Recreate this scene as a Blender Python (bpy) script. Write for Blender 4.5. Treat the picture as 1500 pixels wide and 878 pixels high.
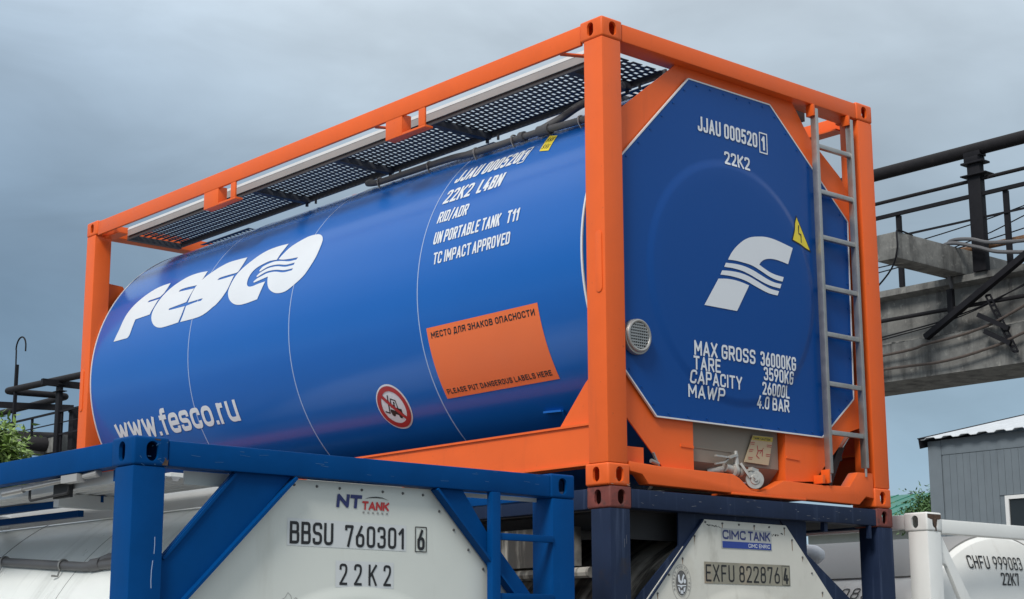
import bpy, bmesh, math, random
from mathutils import Vector, Matrix, geometry
random.seed(7)
R = math.radians
for o in list(bpy.data.objects): bpy.data.objects.remove(o)
scene = bpy.context.scene
COL = scene.collection

# ------------------------------------------------------------------ camera
cam = bpy.data.cameras.new('camera'); camo = bpy.data.objects.new('camera', cam); COL.objects.link(camo)
cam.sensor_width = 36; cam.lens = 36 * 2415.2 / 1500; cam.clip_start = 0.1; cam.clip_end = 3000
yaw, pitch, roll = 0.7194, 0.2082, -0.0031
fwd = Vector((math.sin(yaw) * math.cos(pitch), math.cos(yaw) * math.cos(pitch), math.sin(pitch)))
rt = Vector((math.cos(yaw), -math.sin(yaw), 0)); up = rt.cross(fwd)
r2 = rt * math.cos(roll) + up * math.sin(roll); u2 = -rt * math.sin(roll) + up * math.cos(roll)
m = Matrix((r2, u2, -fwd)).transposed().to_4x4(); m.translation = (-6.033, -6.13, 1.7597)
camo.matrix_world = m
scene.camera = camo
scene.render.resolution_x = 1024; scene.render.resolution_y = 599

# ------------------------------------------------------------------ sky, sun, exposure
SUN_DIR = Vector((-0.80, -0.34, 0.85)).normalized()      # towards the sun
world = bpy.data.worlds.new('World'); scene.world = world; world.use_nodes = True
nt = world.node_tree; N = nt.nodes; LK = nt.links
bg = N['Background']; bg.inputs[1].default_value = 0.1
sky = N.new('ShaderNodeTexSky'); sky.sky_type = 'NISHITA'; sky.sun_disc = False
sky.sun_elevation = math.asin(SUN_DIR.z); sky.sun_rotation = math.atan2(SUN_DIR.x, SUN_DIR.y)
tc = N.new('ShaderNodeTexCoord'); sp = N.new('ShaderNodeSeparateXYZ'); LK.new(tc.outputs['Generated'], sp.inputs[0])
rmp = N.new('ShaderNodeValToRGB'); LK.new(sp.outputs['Z'], rmp.inputs[0])
cr = rmp.color_ramp
stops = [(0.0, (.36, .45, .53)), (.10, (.28, .405, .515)), (.20, (.28, .38, .47)), (.30, (.42, .51, .59)), (.40, (.54, .62, .69)), (1.0, (1.0, 1.0, 1.0))]
while len(cr.elements) < len(stops): cr.elements.new(.5)
for e, (p, c) in zip(cr.elements, stops): e.position = p; e.color = (*c, 1)
mp = N.new('ShaderNodeMapping'); mp.inputs['Scale'].default_value = (1.0, 1.0, 2.6); LK.new(tc.outputs['Generated'], mp.inputs[0])
nz = N.new('ShaderNodeTexNoise'); nz.inputs['Scale'].default_value = 2.3; nz.inputs['Detail'].default_value = 5; nz.inputs['Roughness'].default_value = .5
LK.new(mp.outputs[0], nz.inputs['Vector'])
n2 = N.new('ShaderNodeTexNoise'); n2.inputs['Scale'].default_value = 6.5; n2.inputs['Detail'].default_value = 6; n2.inputs['Roughness'].default_value = .55; n2.inputs['Distortion'].default_value = .6
LK.new(mp.outputs[0], n2.inputs['Vector'])
m2 = N.new('ShaderNodeMapRange'); m2.inputs[1].default_value = .3; m2.inputs[2].default_value = .7; m2.inputs[3].default_value = .90; m2.inputs[4].default_value = 1.10
LK.new(n2.outputs[0], m2.inputs[0])
mr = N.new('ShaderNodeMapRange'); mr.inputs[1].default_value = .3; mr.inputs[2].default_value = .7; mr.inputs[3].default_value = 7.4; mr.inputs[4].default_value = 12.2
LK.new(nz.outputs[0], mr.inputs[0])
vm = N.new('ShaderNodeVectorMath'); vm.operation = 'SCALE'; LK.new(rmp.outputs[0], vm.inputs[0])
mm = N.new('ShaderNodeMath'); mm.operation = 'MULTIPLY'; LK.new(mr.outputs[0], mm.inputs[0]); LK.new(m2.outputs[0], mm.inputs[1]); LK.new(mm.outputs[0], vm.inputs['Scale'])
dk = N.new('ShaderNodeVectorMath'); dk.operation = 'DOT_PRODUCT'; LK.new(tc.outputs['Generated'], dk.inputs[0]); dk.inputs[1].default_value = Vector((.30, .94, .10)).normalized()
db = N.new('ShaderNodeMapRange'); db.interpolation_type = 'SMOOTHSTEP'; db.inputs[1].default_value = .91; db.inputs[2].default_value = 1.0; db.inputs[3].default_value = 0; db.inputs[4].default_value = 1; LK.new(dk.outputs['Value'], db.inputs[0])
d3 = N.new('ShaderNodeVectorMath'); d3.operation = 'DOT_PRODUCT'; LK.new(tc.outputs['Generated'], d3.inputs[0]); d3.inputs[1].default_value = Vector((.57, .74, .37)).normalized()
b3 = N.new('ShaderNodeMapRange'); b3.interpolation_type = 'SMOOTHSTEP'; b3.inputs[1].default_value = .965; b3.inputs[2].default_value = 1.0; b3.inputs[3].default_value = .92; b3.inputs[4].default_value = 1.10; LK.new(d3.outputs['Value'], b3.inputs[0])
tn = N.new('ShaderNodeMix'); tn.data_type = 'RGBA'; tn.inputs[6].default_value = (1, 1, 1, 1); tn.inputs[7].default_value = (.55, .625, .71, 1); LK.new(db.outputs[0], tn.inputs[0])
vt = N.new('ShaderNodeVectorMath'); vt.operation = 'MULTIPLY'; LK.new(vm.outputs[0], vt.inputs[0]); LK.new(tn.outputs[2], vt.inputs[1])
vk = N.new('ShaderNodeVectorMath'); vk.operation = 'SCALE'; LK.new(vt.outputs[0], vk.inputs[0]); LK.new(b3.outputs[0], vk.inputs['Scale'])
mx = N.new('ShaderNodeMix'); mx.data_type = 'RGBA'; mx.inputs[0].default_value = .94
LK.new(sky.outputs[0], mx.inputs[6]); LK.new(vk.outputs[0], mx.inputs[7]); LK.new(mx.outputs[2], bg.inputs[0])
sl = bpy.data.lights.new('sun', 'SUN'); sl.energy = 2.1; sl.angle = R(16); sl.color = (1, .96, .9)
so = bpy.data.objects.new('sun', sl); COL.objects.link(so); so.rotation_euler = SUN_DIR.to_track_quat('Z', 'Y').to_euler()
scene.view_settings.view_transform = 'Standard'; scene.view_settings.look = 'None'
scene.view_settings.exposure = 0.35; scene.view_settings.gamma = 1
scene.render.engine = 'CYCLES'

# ------------------------------------------------------------------ materials
def mat(name, col, rough=.5, metal=0, coat=0, var=.06, vscale=3.0, rvar=.08, bump=0, bscale=60, stains=None, spec=.5, vstretch=(1, 1, 1)):
    """stains: list of (colour, scale-vector, lo, hi, amount) mixed in by noise."""
    m = bpy.data.materials.new(name); m.use_nodes = True
    t = m.node_tree; n = t.nodes; l = t.links; b = n['Principled BSDF']
    b.inputs['Metallic'].default_value = metal; b.inputs['Specular IOR Level'].default_value = spec
    b.inputs['Coat Weight'].default_value = coat; b.inputs['Coat Roughness'].default_value = .12
    c = n.new('ShaderNodeTexCoord'); mp = n.new('ShaderNodeMapping'); mp.inputs['Scale'].default_value = vstretch; l.new(c.outputs['Object'], mp.inputs[0])
    z = n.new('ShaderNodeTexNoise'); z.inputs['Scale'].default_value = vscale; z.inputs['Detail'].default_value = 6; z.inputs['Roughness'].default_value = .6
    l.new(mp.outputs[0], z.inputs['Vector'])
    r = n.new('ShaderNodeMapRange'); r.inputs[1].default_value = .3; r.inputs[2].default_value = .7; r.inputs[3].default_value = 1 - var; r.inputs[4].default_value = 1 + var
    l.new(z.outputs[0], r.inputs[0])
    v = n.new('ShaderNodeVectorMath'); v.operation = 'SCALE'; v.inputs[0].default_value = col; l.new(r.outputs[0], v.inputs['Scale'])
    out = v.outputs[0]
    for sc, sv, lo, hi, am in (stains or []):
        mp2 = n.new('ShaderNodeMapping'); mp2.inputs['Scale'].default_value = sv; l.new(c.outputs['Object'], mp2.inputs[0])
        z2 = n.new('ShaderNodeTexNoise'); z2.inputs['Scale'].default_value = 1; z2.inputs['Detail'].default_value = 7; z2.inputs['Roughness'].default_value = .62
        l.new(mp2.outputs[0], z2.inputs['Vector'])
        q = n.new('ShaderNodeMapRange'); q.inputs[1].default_value = lo; q.inputs[2].default_value = hi; q.inputs[3].default_value = 0; q.inputs[4].default_value = am
        l.new(z2.outputs[0], q.inputs[0])
        k = n.new('ShaderNodeMix'); k.data_type = 'RGBA'; k.inputs[7].default_value = (*sc, 1); l.new(q.outputs[0], k.inputs[0]); l.new(out, k.inputs[6]); out = k.outputs[2]
    l.new(out, b.inputs['Base Color'])
    r3 = n.new('ShaderNodeMapRange'); r3.inputs[1].default_value = .3; r3.inputs[2].default_value = .7; r3.inputs[3].default_value = rough - rvar; r3.inputs[4].default_value = rough + rvar
    l.new(z.outputs[0], r3.inputs[0]); l.new(r3.outputs[0], b.inputs['Roughness'])
    if bump:
        z4 = n.new('ShaderNodeTexNoise'); z4.inputs['Scale'].default_value = bscale; z4.inputs['Detail'].default_value = 4; l.new(c.outputs['Object'], z4.inputs['Vector'])
        bp = n.new('ShaderNodeBump'); bp.inputs['Strength'].default_value = bump; bp.inputs['Distance'].default_value = .01; l.new(z4.outputs[0], bp.inputs['Height']); l.new(bp.outputs[0], b.inputs['Normal'])
    return m
GRIME = (.05, .045, .04)
M = {}
M['orange'] = mat('orange_paint', (.76, .118, .017), .45, spec=.36, var=.05, bump=.03, bscale=25, stains=[((.42, .07, .02), (9, 9, 1.2), .58, .80, .35), ((.30, .06, .025), (34, 34, 34), .66, .74, .45)])
M['orange_label'] = mat('orange_film', (.78, .155, .04), .5, var=.02)
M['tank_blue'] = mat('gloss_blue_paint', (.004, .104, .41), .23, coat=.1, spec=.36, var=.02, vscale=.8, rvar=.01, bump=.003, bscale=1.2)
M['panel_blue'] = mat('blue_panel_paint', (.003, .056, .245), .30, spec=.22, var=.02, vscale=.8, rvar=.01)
M['frame_blue'] = mat('blue_frame_paint', (.0005, .050, .19), .5, spec=.06, var=.12, bump=.04, bscale=30, stains=[((.01, .085, .26), (14, 14, 2), .62, .75, .35)])
M['navy'] = mat('worn_navy_paint', (.011, .021, .052), .55, spec=.2, var=.18, bump=.05, bscale=40, stains=[((.06, .085, .15), (22, 22, 1.1), .56, .74, .55), ((.03, .024, .022), (4, 4, 4), .62, .72, .6)])
M['oxide'] = mat('red_oxide_paint', (.17, .040, .032), .7, var=.25, vscale=14, bump=.15, bscale=60, stains=[((.05, .03, .028), (18, 18, 18), .52, .66, .7)])
M['white_paint'] = mat('white_frame_paint', (.74, .75, .73), .45, var=.04, stains=[((.40, .38, .33), (12, 12, 1.3), .60, .78, .4)])
M['rust'] = mat('rust_patch', (.075, .045, .03), .85, var=.4, vscale=40, bump=.2)
M['white_tank'] = mat('white_tank_cladding', (.74, .765, .74), .33, coat=.15, var=.04, bump=.05, bscale=4, stains=[((.38, .39, .37), (1.2, 10, 1.0), .55, .75, .5), ((.80, .81, .80), (2.5, 1.4, 6), .55, .7, .5)])
M['white_panel'] = mat('off_white_panel', (.62, .645, .60), .4, var=.03, stains=[((.40, .39, .33), (7, 7, 1.0), .58, .8, .35)])
M['dirty_panel'] = mat('dirty_white_panel', (.60, .59, .53), .5, var=.06, stains=[((.20, .18, .14), (7, 7, 3.0), .56, .76, .5), ((.30, .24, .15), (2, 2, 2.0), .52, .72, .35)])
M['dirty_tank'] = mat('grimy_tank_cladding', (.36, .34, .30), .6, var=.2, stains=[((.022, .02, .018), (1.2, 9, 1.2), .44, .56, .95), ((.035, .03, .026), (2, 2, 2), .45, .6, .6)])
M['grey_cover'] = mat('grey_cover_sheet', (.27, .27, .265), .6, var=.05)
M['decal_white'] = mat('white_film', (.64, .67, .71), .42, var=.02)
M['film_pale'] = mat('pale_film', (.60, .625, .63), .4, var=.02)
M['old_cable'] = mat('old_cable_sheath', (.075, .058, .05), .8, var=.3, vscale=20)
M['scuff'] = mat('bare_scuff', (.15, .16, .19), .6)
M['blue_scuff'] = mat('pale_blue_scuff', (.03, .11, .25), .6)
M['orange_scuff'] = mat('pale_scuff', (.50, .30, .20), .6)
M['rust_film'] = mat('rust_stain', (.22, .13, .07), .8)
M['decal_black'] = mat('black_film', (.012, .012, .013), .45, var=.05)
M['decal_red'] = mat('red_film', (.36, .022, .025), .45, var=.03)
M['decal_yellow'] = mat('yellow_film', (.70, .56, .035), .45, var=.03)
M['decal_navy'] = mat('navy_film', (.02, .03, .14), .45, var=.04)
M['decal_bblue'] = mat('blue_film', (.02, .05, .28), .45, var=.04)
M['decal_rred'] = mat('bright_red_film', (.50, .03, .03), .45, var=.03)
M['decal_grey'] = mat('grey_film', (.22, .22, .22), .5)
M['plate_olive'] = mat('dirty_plate_film', (.27, .255, .20), .6, var=.12, vscale=9, stains=[((.40, .27, .18), (6, 6, 1.4), .55, .72, .5)])
M['plate_grey'] = mat('light_plate_film', (.42, .43, .42), .55, var=.08, vscale=9)
M['trim_white'] = mat('white_edge_trim', (.62, .63, .64), .4, var=.02)
M['seam'] = mat('seam_strip', (.34, .43, .62), .4, var=.03)
M['seam_dark'] = mat('dark_seam', (.10, .10, .10), .6)
M['steel'] = mat('galvanised_steel', (.40, .39, .375), .38, metal=.8, var=.10, vscale=12)
M['steel_dark'] = mat('dull_steel', (.30, .30, .29), .45, metal=.6, var=.15, vscale=20)
M['alu'] = mat('aluminium_sheet', (.62, .63, .63), .42, metal=.3, var=.05)
M['edge_grey'] = mat('dull_aluminium', (.36, .355, .35), .5, metal=.2, var=.08)
M['grating'] = mat('dark_grating', (.055, .058, .064), .55, var=.1)
M['conduit'] = mat('grey_conduit', (.10, .10, .105), .5, var=.06)
M['recess'] = mat('greige_cradle', (.24, .20, .16), .6, var=.06)
M['valve'] = mat('cast_steel', (.46, .45, .42), .45, metal=.5, var=.15, vscale=30)
M['dark'] = mat('shadowed_steel', (.02, .02, .022), .7)  # near-black steel; on the gap-closing sheets this colour stands for shade
M['caution'] = mat('caution_film', (.47, .36, .23), .5, var=.05)
M['caution_head'] = mat('dull_yellow_film', (.46, .36, .05), .5)
M['concrete'] = mat('weathered_concrete', (.165, .165, .157), .9, var=.28, vscale=5, bump=.5, bscale=18, stains=[((.035, .035, .036), (5, 5, .8), .48, .68, .8), ((.36, .35, .32), (9, 9, 9), .58, .70, .5)])
M['pipe_dark'] = mat('black_lagged_pipe', (.014, .013, .015), .65, spec=.2, var=.25, vscale=9, bump=.2, bscale=14, stains=[((.045, .036, .032), (9, 9, 9), .62, .72, .5)])
M['iron'] = mat('dark_painted_iron', (.012, .012, .015), .65, spec=.15, var=.2, vscale=10)
M['rusty'] = mat('rusty_pipe_steel', (.24, .13, .07), .8, var=.3, vscale=8)
M['siding'] = mat('grey_siding_paint', (.15, .18, .205), .5, var=.05, stains=[((.085, .10, .115), (6, 6, .6), .55, .75, .35)])
M['roof_sheet'] = mat('pale_roof_sheet', (.50, .53, .56), .5, var=.08)
M['green_roof'] = mat('green_roof_sheet', (.02, .17, .12), .45, var=.06)
M['wall_pale'] = mat('pale_render', (.45, .45, .43), .8)
M['glass'] = mat('dark_window_glass', (.015, .018, .02), .08, var=.02, rvar=.02)
M['win_frame'] = mat('white_window_frame', (.70, .71, .71), .4)
M['bark'] = mat('tree_bark', (.09, .065, .045), .9, var=.3, vscale=12, bump=.5)
M['leaf'] = mat('fresh_leaf', (.17, .27, .06), .5, var=.35, vscale=6)
M['leaf2'] = mat('mid_leaf', (.060, .135, .035), .55, var=.35, vscale=4)
for k in ('leaf', 'leaf2'):
    b = M[k].node_tree.nodes['Principled BSDF']; b.inputs['Subsurface Weight'].default_value = 0
M['ground'] = mat('yard_concrete', (.17, .165, .155), .9, var=.15, vscale=.6, bump=.2, bscale=8)

# ------------------------------------------------------------------ helpers
def tag(o, label=None, cat=None, group=None, kind=None):
    for k, v in (('label', label), ('category', cat), ('group', group), ('kind', kind)):
        if v: o[k] = v
    return o
def empty(name, loc, label, cat, group=None, rz=0):
    o = bpy.data.objects.new(name, None); COL.objects.link(o); o.location = loc; o.rotation_euler = (0, 0, rz)
    o.empty_display_size = .2
    return tag(o, label, cat, group)
def finish(name, me, material, parent, sharp=35, smooth=True):
    if isinstance(material, (list, tuple)):
        for k in material: me.materials.append(M[k])
    else: me.materials.append(M[material])
    if smooth:
        for p in me.polygons: p.use_smooth = True
        me.set_sharp_from_angle(angle=R(sharp))
    o = bpy.data.objects.new(name, me); COL.objects.link(o)
    if parent: o.parent = parent
    return o
def obj(name, bm, material, parent=None, bevel=0, sharp=35, smooth=True):
    bmesh.ops.recalc_face_normals(bm, faces=bm.faces)
    if bevel:
        es = [e for e in bm.edges if len(e.link_faces) == 2 and e.calc_face_angle(0) > R(30)]
        bmesh.ops.bevel(bm, geom=es, offset=bevel, segments=2, profile=.6, affect='EDGES', clamp_overlap=True)
    me = bpy.data.meshes.new(name); bm.to_mesh(me); bm.free()
    return finish(name, me, material, parent, sharp, smooth)
def NB(): return bmesh.new()
def box(bm, x0, x1, y0, y1, z0, z1):
    vs = [bm.verts.new((x, y, z)) for x in (x0, x1) for y in (y0, y1) for z in (z0, z1)]
    for f in ((0, 1, 3, 2), (4, 6, 7, 5), (0, 4, 5, 1), (2, 3, 7, 6), (0, 2, 6, 4), (1, 5, 7, 3)): bm.faces.new([vs[i] for i in f])
    return bm
def prism(bm, poly, axis, a, b):
    """poly in the plane across the axis ('x': (y,z), 'y': (x,z), 'z': (x,y))."""
    def P(p, t): return {'x': (t, p[0], p[1]), 'y': (p[0], t, p[1]), 'z': (p[0], p[1], t)}[axis]
    A = [bm.verts.new(P(p, a)) for p in poly]; B = [bm.verts.new(P(p, b)) for p in poly]
    n = len(poly)
    bm.faces.new(A); bm.faces.new(B[::-1])
    for i in range(n): bm.faces.new((A[i], A[(i + 1) % n], B[(i + 1) % n], B[i]))
    return bm
def tube(bm, pts, r, n=12, cap=True):
    pts = [Vector(p) for p in pts]; rings = []
    prev = None
    for i, p in enumerate(pts):
        d = (pts[min(i + 1, len(pts) - 1)] - pts[max(i - 1, 0)]).normalized()
        if prev is None:
            a = Vector((0, 0, 1)) if abs(d.z) < .9 else Vector((1, 0, 0)); u = d.cross(a).normalized()
        else:
            u = (prev - d * prev.dot(d)).normalized()
        prev = u; w = d.cross(u); rr = r[i] if isinstance(r, (list, tuple)) else r
        rings.append([bm.verts.new(p + (u * math.cos(2 * math.pi * k / n) + w * math.sin(2 * math.pi * k / n)) * rr) for k in range(n)])
    for a, b in zip(rings, rings[1:]):
        for k in range(n): bm.faces.new((a[k], a[(k + 1) % n], b[(k + 1) % n], b[k]))
    if cap: bm.faces.new(rings[0][::-1]); bm.faces.new(rings[-1])
    return bm
def bar(bm, p, q, w, h, upv=(0, 0, 1)):
    p, q = Vector(p), Vector(q); d = (q - p).normalized(); u = Vector(upv)
    s = d.cross(u).normalized() * (w / 2); t = s.cross(d).normalized() * (h / 2)
    A = [bm.verts.new(p + a * s + b * t) for a, b in ((-1, -1), (1, -1), (1, 1), (-1, 1))]
    B = [bm.verts.new(q + a * s + b * t) for a, b in ((-1, -1), (1, -1), (1, 1), (-1, 1))]
    bm.faces.new(A); bm.faces.new(B[::-1])
    for i in range(4): bm.faces.new((A[i], A[(i + 1) % 4], B[(i + 1) % 4], B[i]))
    return bm
def smooth_path(pts, k=6):
    pts = [Vector(p) for p in pts]; out = []
    for i in range(len(pts) - 1):
        p0, p1, p2, p3 = pts[max(i - 1, 0)], pts[i], pts[i + 1], pts[min(i + 2, len(pts) - 1)]
        for j in range(k):
            t = j / k
            out.append(.5 * (2 * p1 + (p2 - p0) * t + (2 * p0 - 5 * p1 + 4 * p2 - p3) * t * t + (-p0 + 3 * p1 - 3 * p2 + p3) * t ** 3))
    return out + [pts[-1]]
def elbow(pts, rad, k=8):
    """polyline with corners rounded to arcs of about the given radius"""
    pts = [Vector(p) for p in pts]; out = [pts[0]]
    for a, b, c in zip(pts, pts[1:], pts[2:]):
        r = min(rad, (a - b).length * .49, (c - b).length * .49)
        p, q = b + (a - b).normalized() * r, b + (c - b).normalized() * r
        for i in range(k + 1):
            t = i / k; out.append((1 - t) ** 2 * p + 2 * t * (1 - t) * b + t * t * q)
    return out + [pts[-1]]

# ---------------------------------------------------------------- flat shapes and lettering
def smooth_poly(pts, corner=38, k=4):
    P = [Vector(p) for p in pts]; n = len(P); out = []
    def is_c(i):
        a, b = P[i] - P[i - 1], P[(i + 1) % n] - P[i]
        if a.length < 1e-6 or b.length < 1e-6: return True
        return a.angle(b) > R(corner)
    C = [is_c(i) for i in range(n)]
    for i in range(n):
        p1, p2 = P[i], P[(i + 1) % n]
        p0 = P[i - 1] if not C[i] else p1 * 2 - p2
        p3 = P[(i + 2) % n] if not C[(i + 1) % n] else p2 * 2 - p1
        if C[i] and C[(i + 1) % n]: out.append(p1); continue
        for j in range(k):
            t = j / k
            out.append(.5 * (2 * p1 + (p2 - p0) * t + (2 * p0 - 5 * p1 + 4 * p2 - p3) * t * t + (-p0 + 3 * p1 - 3 * p2 + p3) * t ** 3))
    return [(p.x, p.y) for p in out]
def ellipse(cx, cy, a, b, n=48, rot=0):
    c, s = math.cos(rot), math.sin(rot)
    return [(cx + a * math.cos(t) * c - b * math.sin(t) * s, cy + a * math.cos(t) * s + b * math.sin(t) * c) for t in (2 * math.pi * i / n for i in range(n))]
def stroke(pts, t, closed=False, cap=0):
    """one stroke of thickness t as a list of polygons; cap lengthens the free ends"""
    out = []; n = len(pts)
    if cap and not closed:
        pts = [tuple(p) for p in pts]
        for i, j in ((0, 1), (-1, -2)):
            d = (Vector(pts[i]) - Vector(pts[j])).normalized() * cap; pts[i] = (pts[i][0] + d.x, pts[i][1] + d.y)
    segs = list(zip(pts, pts[1:])) + ([(pts[-1], pts[0])] if closed else [])
    for (ax, ay), (bx, by) in segs:
        L = math.hypot(bx - ax, by - ay)
        if L < 1e-7: continue
        nx, ny = -(by - ay) / L * t / 2, (bx - ax) / L * t / 2
        out.append([(ax + nx, ay + ny), (ax - nx, ay - ny), (bx - nx, by - ny), (bx + nx, by + ny)])
    for i in (range(n) if closed else range(1, n - 1)):
        out.append(ellipse(pts[i][0], pts[i][1], t / 2, t / 2, 10, .1))
    return out
def rnd(pts, r, closed=False, k=5):
    n = len(pts); out = []
    for i in range(n):
        if not closed and i in (0, n - 1): out.append(pts[i]); continue
        a, b, c = Vector(pts[i - 1]), Vector(pts[i]), Vector(pts[(i + 1) % n])
        rr = min(r, (a - b).length * .5, (c - b).length * .5)
        p, q = b + (a - b).normalized() * rr, b + (c - b).normalized() * rr
        for j in range(k + 1):
            t = j / k; v = (1 - t) ** 2 * p + 2 * t * (1 - t) * b + t * t * q; out.append((v.x, v.y))
    return out
# glyph = (width, [(points, rounded?, closed?)...]) in a 1x1 cell
S_, RO = 0, 1
G = {
 'A': (.56, [([(0, 0), (.5, 1), (1, 0)], 0, 0), ([(.18, .27), (.82, .27)], 0, 0)]),
 'B': (.5, [([(0, 0), (0, 1)], 0, 0), ([(0, 1), (.94, 1), (.94, .53), (0, .53)], 1, 0), ([(0, .53), (1, .53), (1, 0), (0, 0)], 1, 0)]),
 'C': (.5, [([(1, .70), (1, 1), (0, 1), (0, 0), (1, 0), (1, .30)], 1, 0)]),
 'D': (.5, [([(0, 0), (0, 1)], 0, 0), ([(0, 1), (1, 1), (1, 0), (0, 0)], 1, 0)]),
 'E': (.45, [([(1, 1), (0, 1), (0, 0), (1, 0)], 0, 0), ([(0, .52), (.85, .52)], 0, 0)]),
 'F': (.45, [([(1, 1), (0, 1), (0, 0)], 0, 0), ([(0, .5), (.85, .5)], 0, 0)]),
 'G': (.5, [([(1, .72), (1, 1), (0, 1), (0, 0), (1, 0), (1, .48)], 1, 0), ([(1, .48), (.55, .48)], 0, 0)]),
 'H': (.5, [([(0, 0), (0, 1)], 0, 0), ([(1, 0), (1, 1)], 0, 0), ([(0, .52), (1, .52)], 0, 0)]),
 'I': (.0, [([(.5, 0), (.5, 1)], 0, 0)]),
 'J': (.42, [([(1, 1), (1, 0), (0, 0), (0, .2)], 1, 0)]),
 'K': (.52, [([(0, 0), (0, 1)], 0, 0), ([(1, 1), (0, .38)], 0, 0), ([(.36, .58), (1, 0)], 0, 0)]),
 'L': (.42, [([(0, 1), (0, 0), (1, 0)], 0, 0)]),
 'M': (.66, [([(0, 0), (0, 1), (.5, .3), (1, 1), (1, 0)], 0, 0)]),
 'N': (.54, [([(0, 0), (0, 1), (1, 0), (1, 1)], 0, 0)]),
 'O': (.5, [([(0, 0), (1, 0), (1, 1), (0, 1)], 1, 1)]),
 'P': (.5, [([(0, 0), (0, 1)], 0, 0), ([(0, 1), (1, 1), (1, .44), (0, .44)], 1, 0)]),
 'R': (.52, [([(0, 0), (0, 1)], 0, 0), ([(0, 1), (1, 1), (1, .47), (0, .47)], 1, 0), ([(.5, .47), (1, 0)], 0, 0)]),
 'S': (.5, [([(1, .74), (1, 1), (0, 1), (0, .52), (1, .5), (1, 0), (0, 0), (0, .26)], 1, 0)]),
 'T': (.5, [([(0, 1), (1, 1)], 0, 0), ([(.5, 0), (.5, 1)], 0, 0)]),
 'U': (.5, [([(0, 1), (0, 0), (1, 0), (1, 1)], 1, 0)]),
 'V': (.55, [([(0, 1), (.5, 0), (1, 1)], 0, 0)]),
 'W': (.78, [([(0, 1), (.25, 0), (.5, .9), (.75, 0), (1, 1)], 0, 0)]),
 'X': (.55, [([(0, 0), (1, 1)], 0, 0), ([(0, 1), (1, 0)], 0, 0)]),
 'Y': (.55, [([(0, 1), (.5, .45), (1, 1)], 0, 0), ([(.5, .45), (.5, 0)], 0, 0)]),
 '0': (.46, [([(0, 0), (1, 0), (1, 1), (0, 1)], 1, 1)]),
 '1': (.24, [([(0, .76), (1, 1), (1, 0)], 0, 0)]),
 '2': (.46, [([(0, .74), (0, 1), (1, 1), (1, .6), (0, 0)], 1, 0), ([(0, 0), (1, 0)], 0, 0)]),
 '3': (.46, [([(0, .78), (0, 1), (.96, 1), (.96, .53), (.3, .53)], 1, 0), ([(.3, .53), (1, .53), (1, 0), (0, 0), (0, .22)], 1, 0)]),
 '4': (.5, [([(.52, 1), (0, .24), (1, .24)], 0, 0), ([(.74, .5), (.74, 0)], 0, 0)]),
 '5': (.46, [([(.94, 1), (.08, 1), (.03, .52)], 0, 0), ([(.03, .52), (.3, .60), (1, .60), (1, 0), (0, 0), (0, .22)], 1, 0)]),
 '6': (.46, [([(0, 0), (1, 0), (1, .58), (0, .58)], 1, 1), ([(.68, 1), (.02, .42)], 0, 0), ([(0, .3), (0, .46)], 0, 0)]),
 '7': (.46, [([(0, .86), (0, 1), (1, 1), (.36, 0)], 0, 0)]),
 '8': (.46, [([(.04, .51), (.96, .51), (.96, 1), (.04, 1)], 1, 1), ([(0, 0), (1, 0), (1, .545), (0, .545)], 1, 1)]),
 '9': (.46, [([(0, .42), (1, .42), (1, 1), (0, 1)], 1, 1), ([(.32, 0), (.98, .58)], 0, 0)]),
 '/': (.34, [([(0, -.08), (1, 1.08)], 0, 0)]),
 '.': (.0, [([(.5, -.09), (.5, .09)], 0, 0)]),
 'Д': (.56, [([(0, -.16), (0, 0), (1, 0), (1, -.16)], 0, 0), ([(.14, 0), (.3, 1), (.86, 1), (.86, 0)], 0, 0)]),
 'Л': (.5, [([(0, 0), (.14, .06), (.26, 1), (1, 1), (1, 0)], 0, 0)]),
 'Я': (.52, [([(1, 0), (1, 1)], 0, 0), ([(1, 1), (0, 1), (0, .47), (1, .47)], 1, 0), ([(.5, .47), (0, 0)], 0, 0)]),
 'И': (.54, [([(0, 1), (0, 0), (1, 1), (1, 0)], 0, 0)]),
 'П': (.5, [([(0, 0), (0, 1), (1, 1), (1, 0)], 0, 0)]),
 'w': (.66, [([(0, .72), (.25, 0), (.5, .68), (.75, 0), (1, .72)], 0, 0)]),
 'f': (.28, [([(1, 1), (.4, 1), (.4, 0)], 1, 0), ([(0, .70), (1, .70)], 0, 0)]),
 'e': (.44, [([(0, .36), (1, .36)], 0, 0), ([(1, .36), (1, .72), (0, .72), (0, 0), (1, 0), (1, .2)], 1, 0)]),
 's': (.42, [([(1, .52), (1, .72), (0, .72), (0, .38), (1, .36), (1, 0), (0, 0), (0, .2)], 1, 0)]),
 'c': (.42, [([(1, .48), (1, .72), (0, .72), (0, 0), (1, 0), (1, .24)], 1, 0)]),
 'o': (.46, [([(0, 0), (1, 0), (1, .72), (0, .72)], 1, 1)]),
 'r': (.26, [([(0, 0), (0, .72)], 0, 0), ([(0, .4), (.1, .70), (1, .70)], 1, 0)]),
 'u': (.44, [([(0, .72), (0, 0), (1, 0), (1, .4)], 1, 0), ([(1, .72), (1, 0)], 0, 0)]),
}
for a, b in zip('МЕСТОЗНАКВ', 'MECTO3HAKB'): G[a] = G[b]
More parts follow.
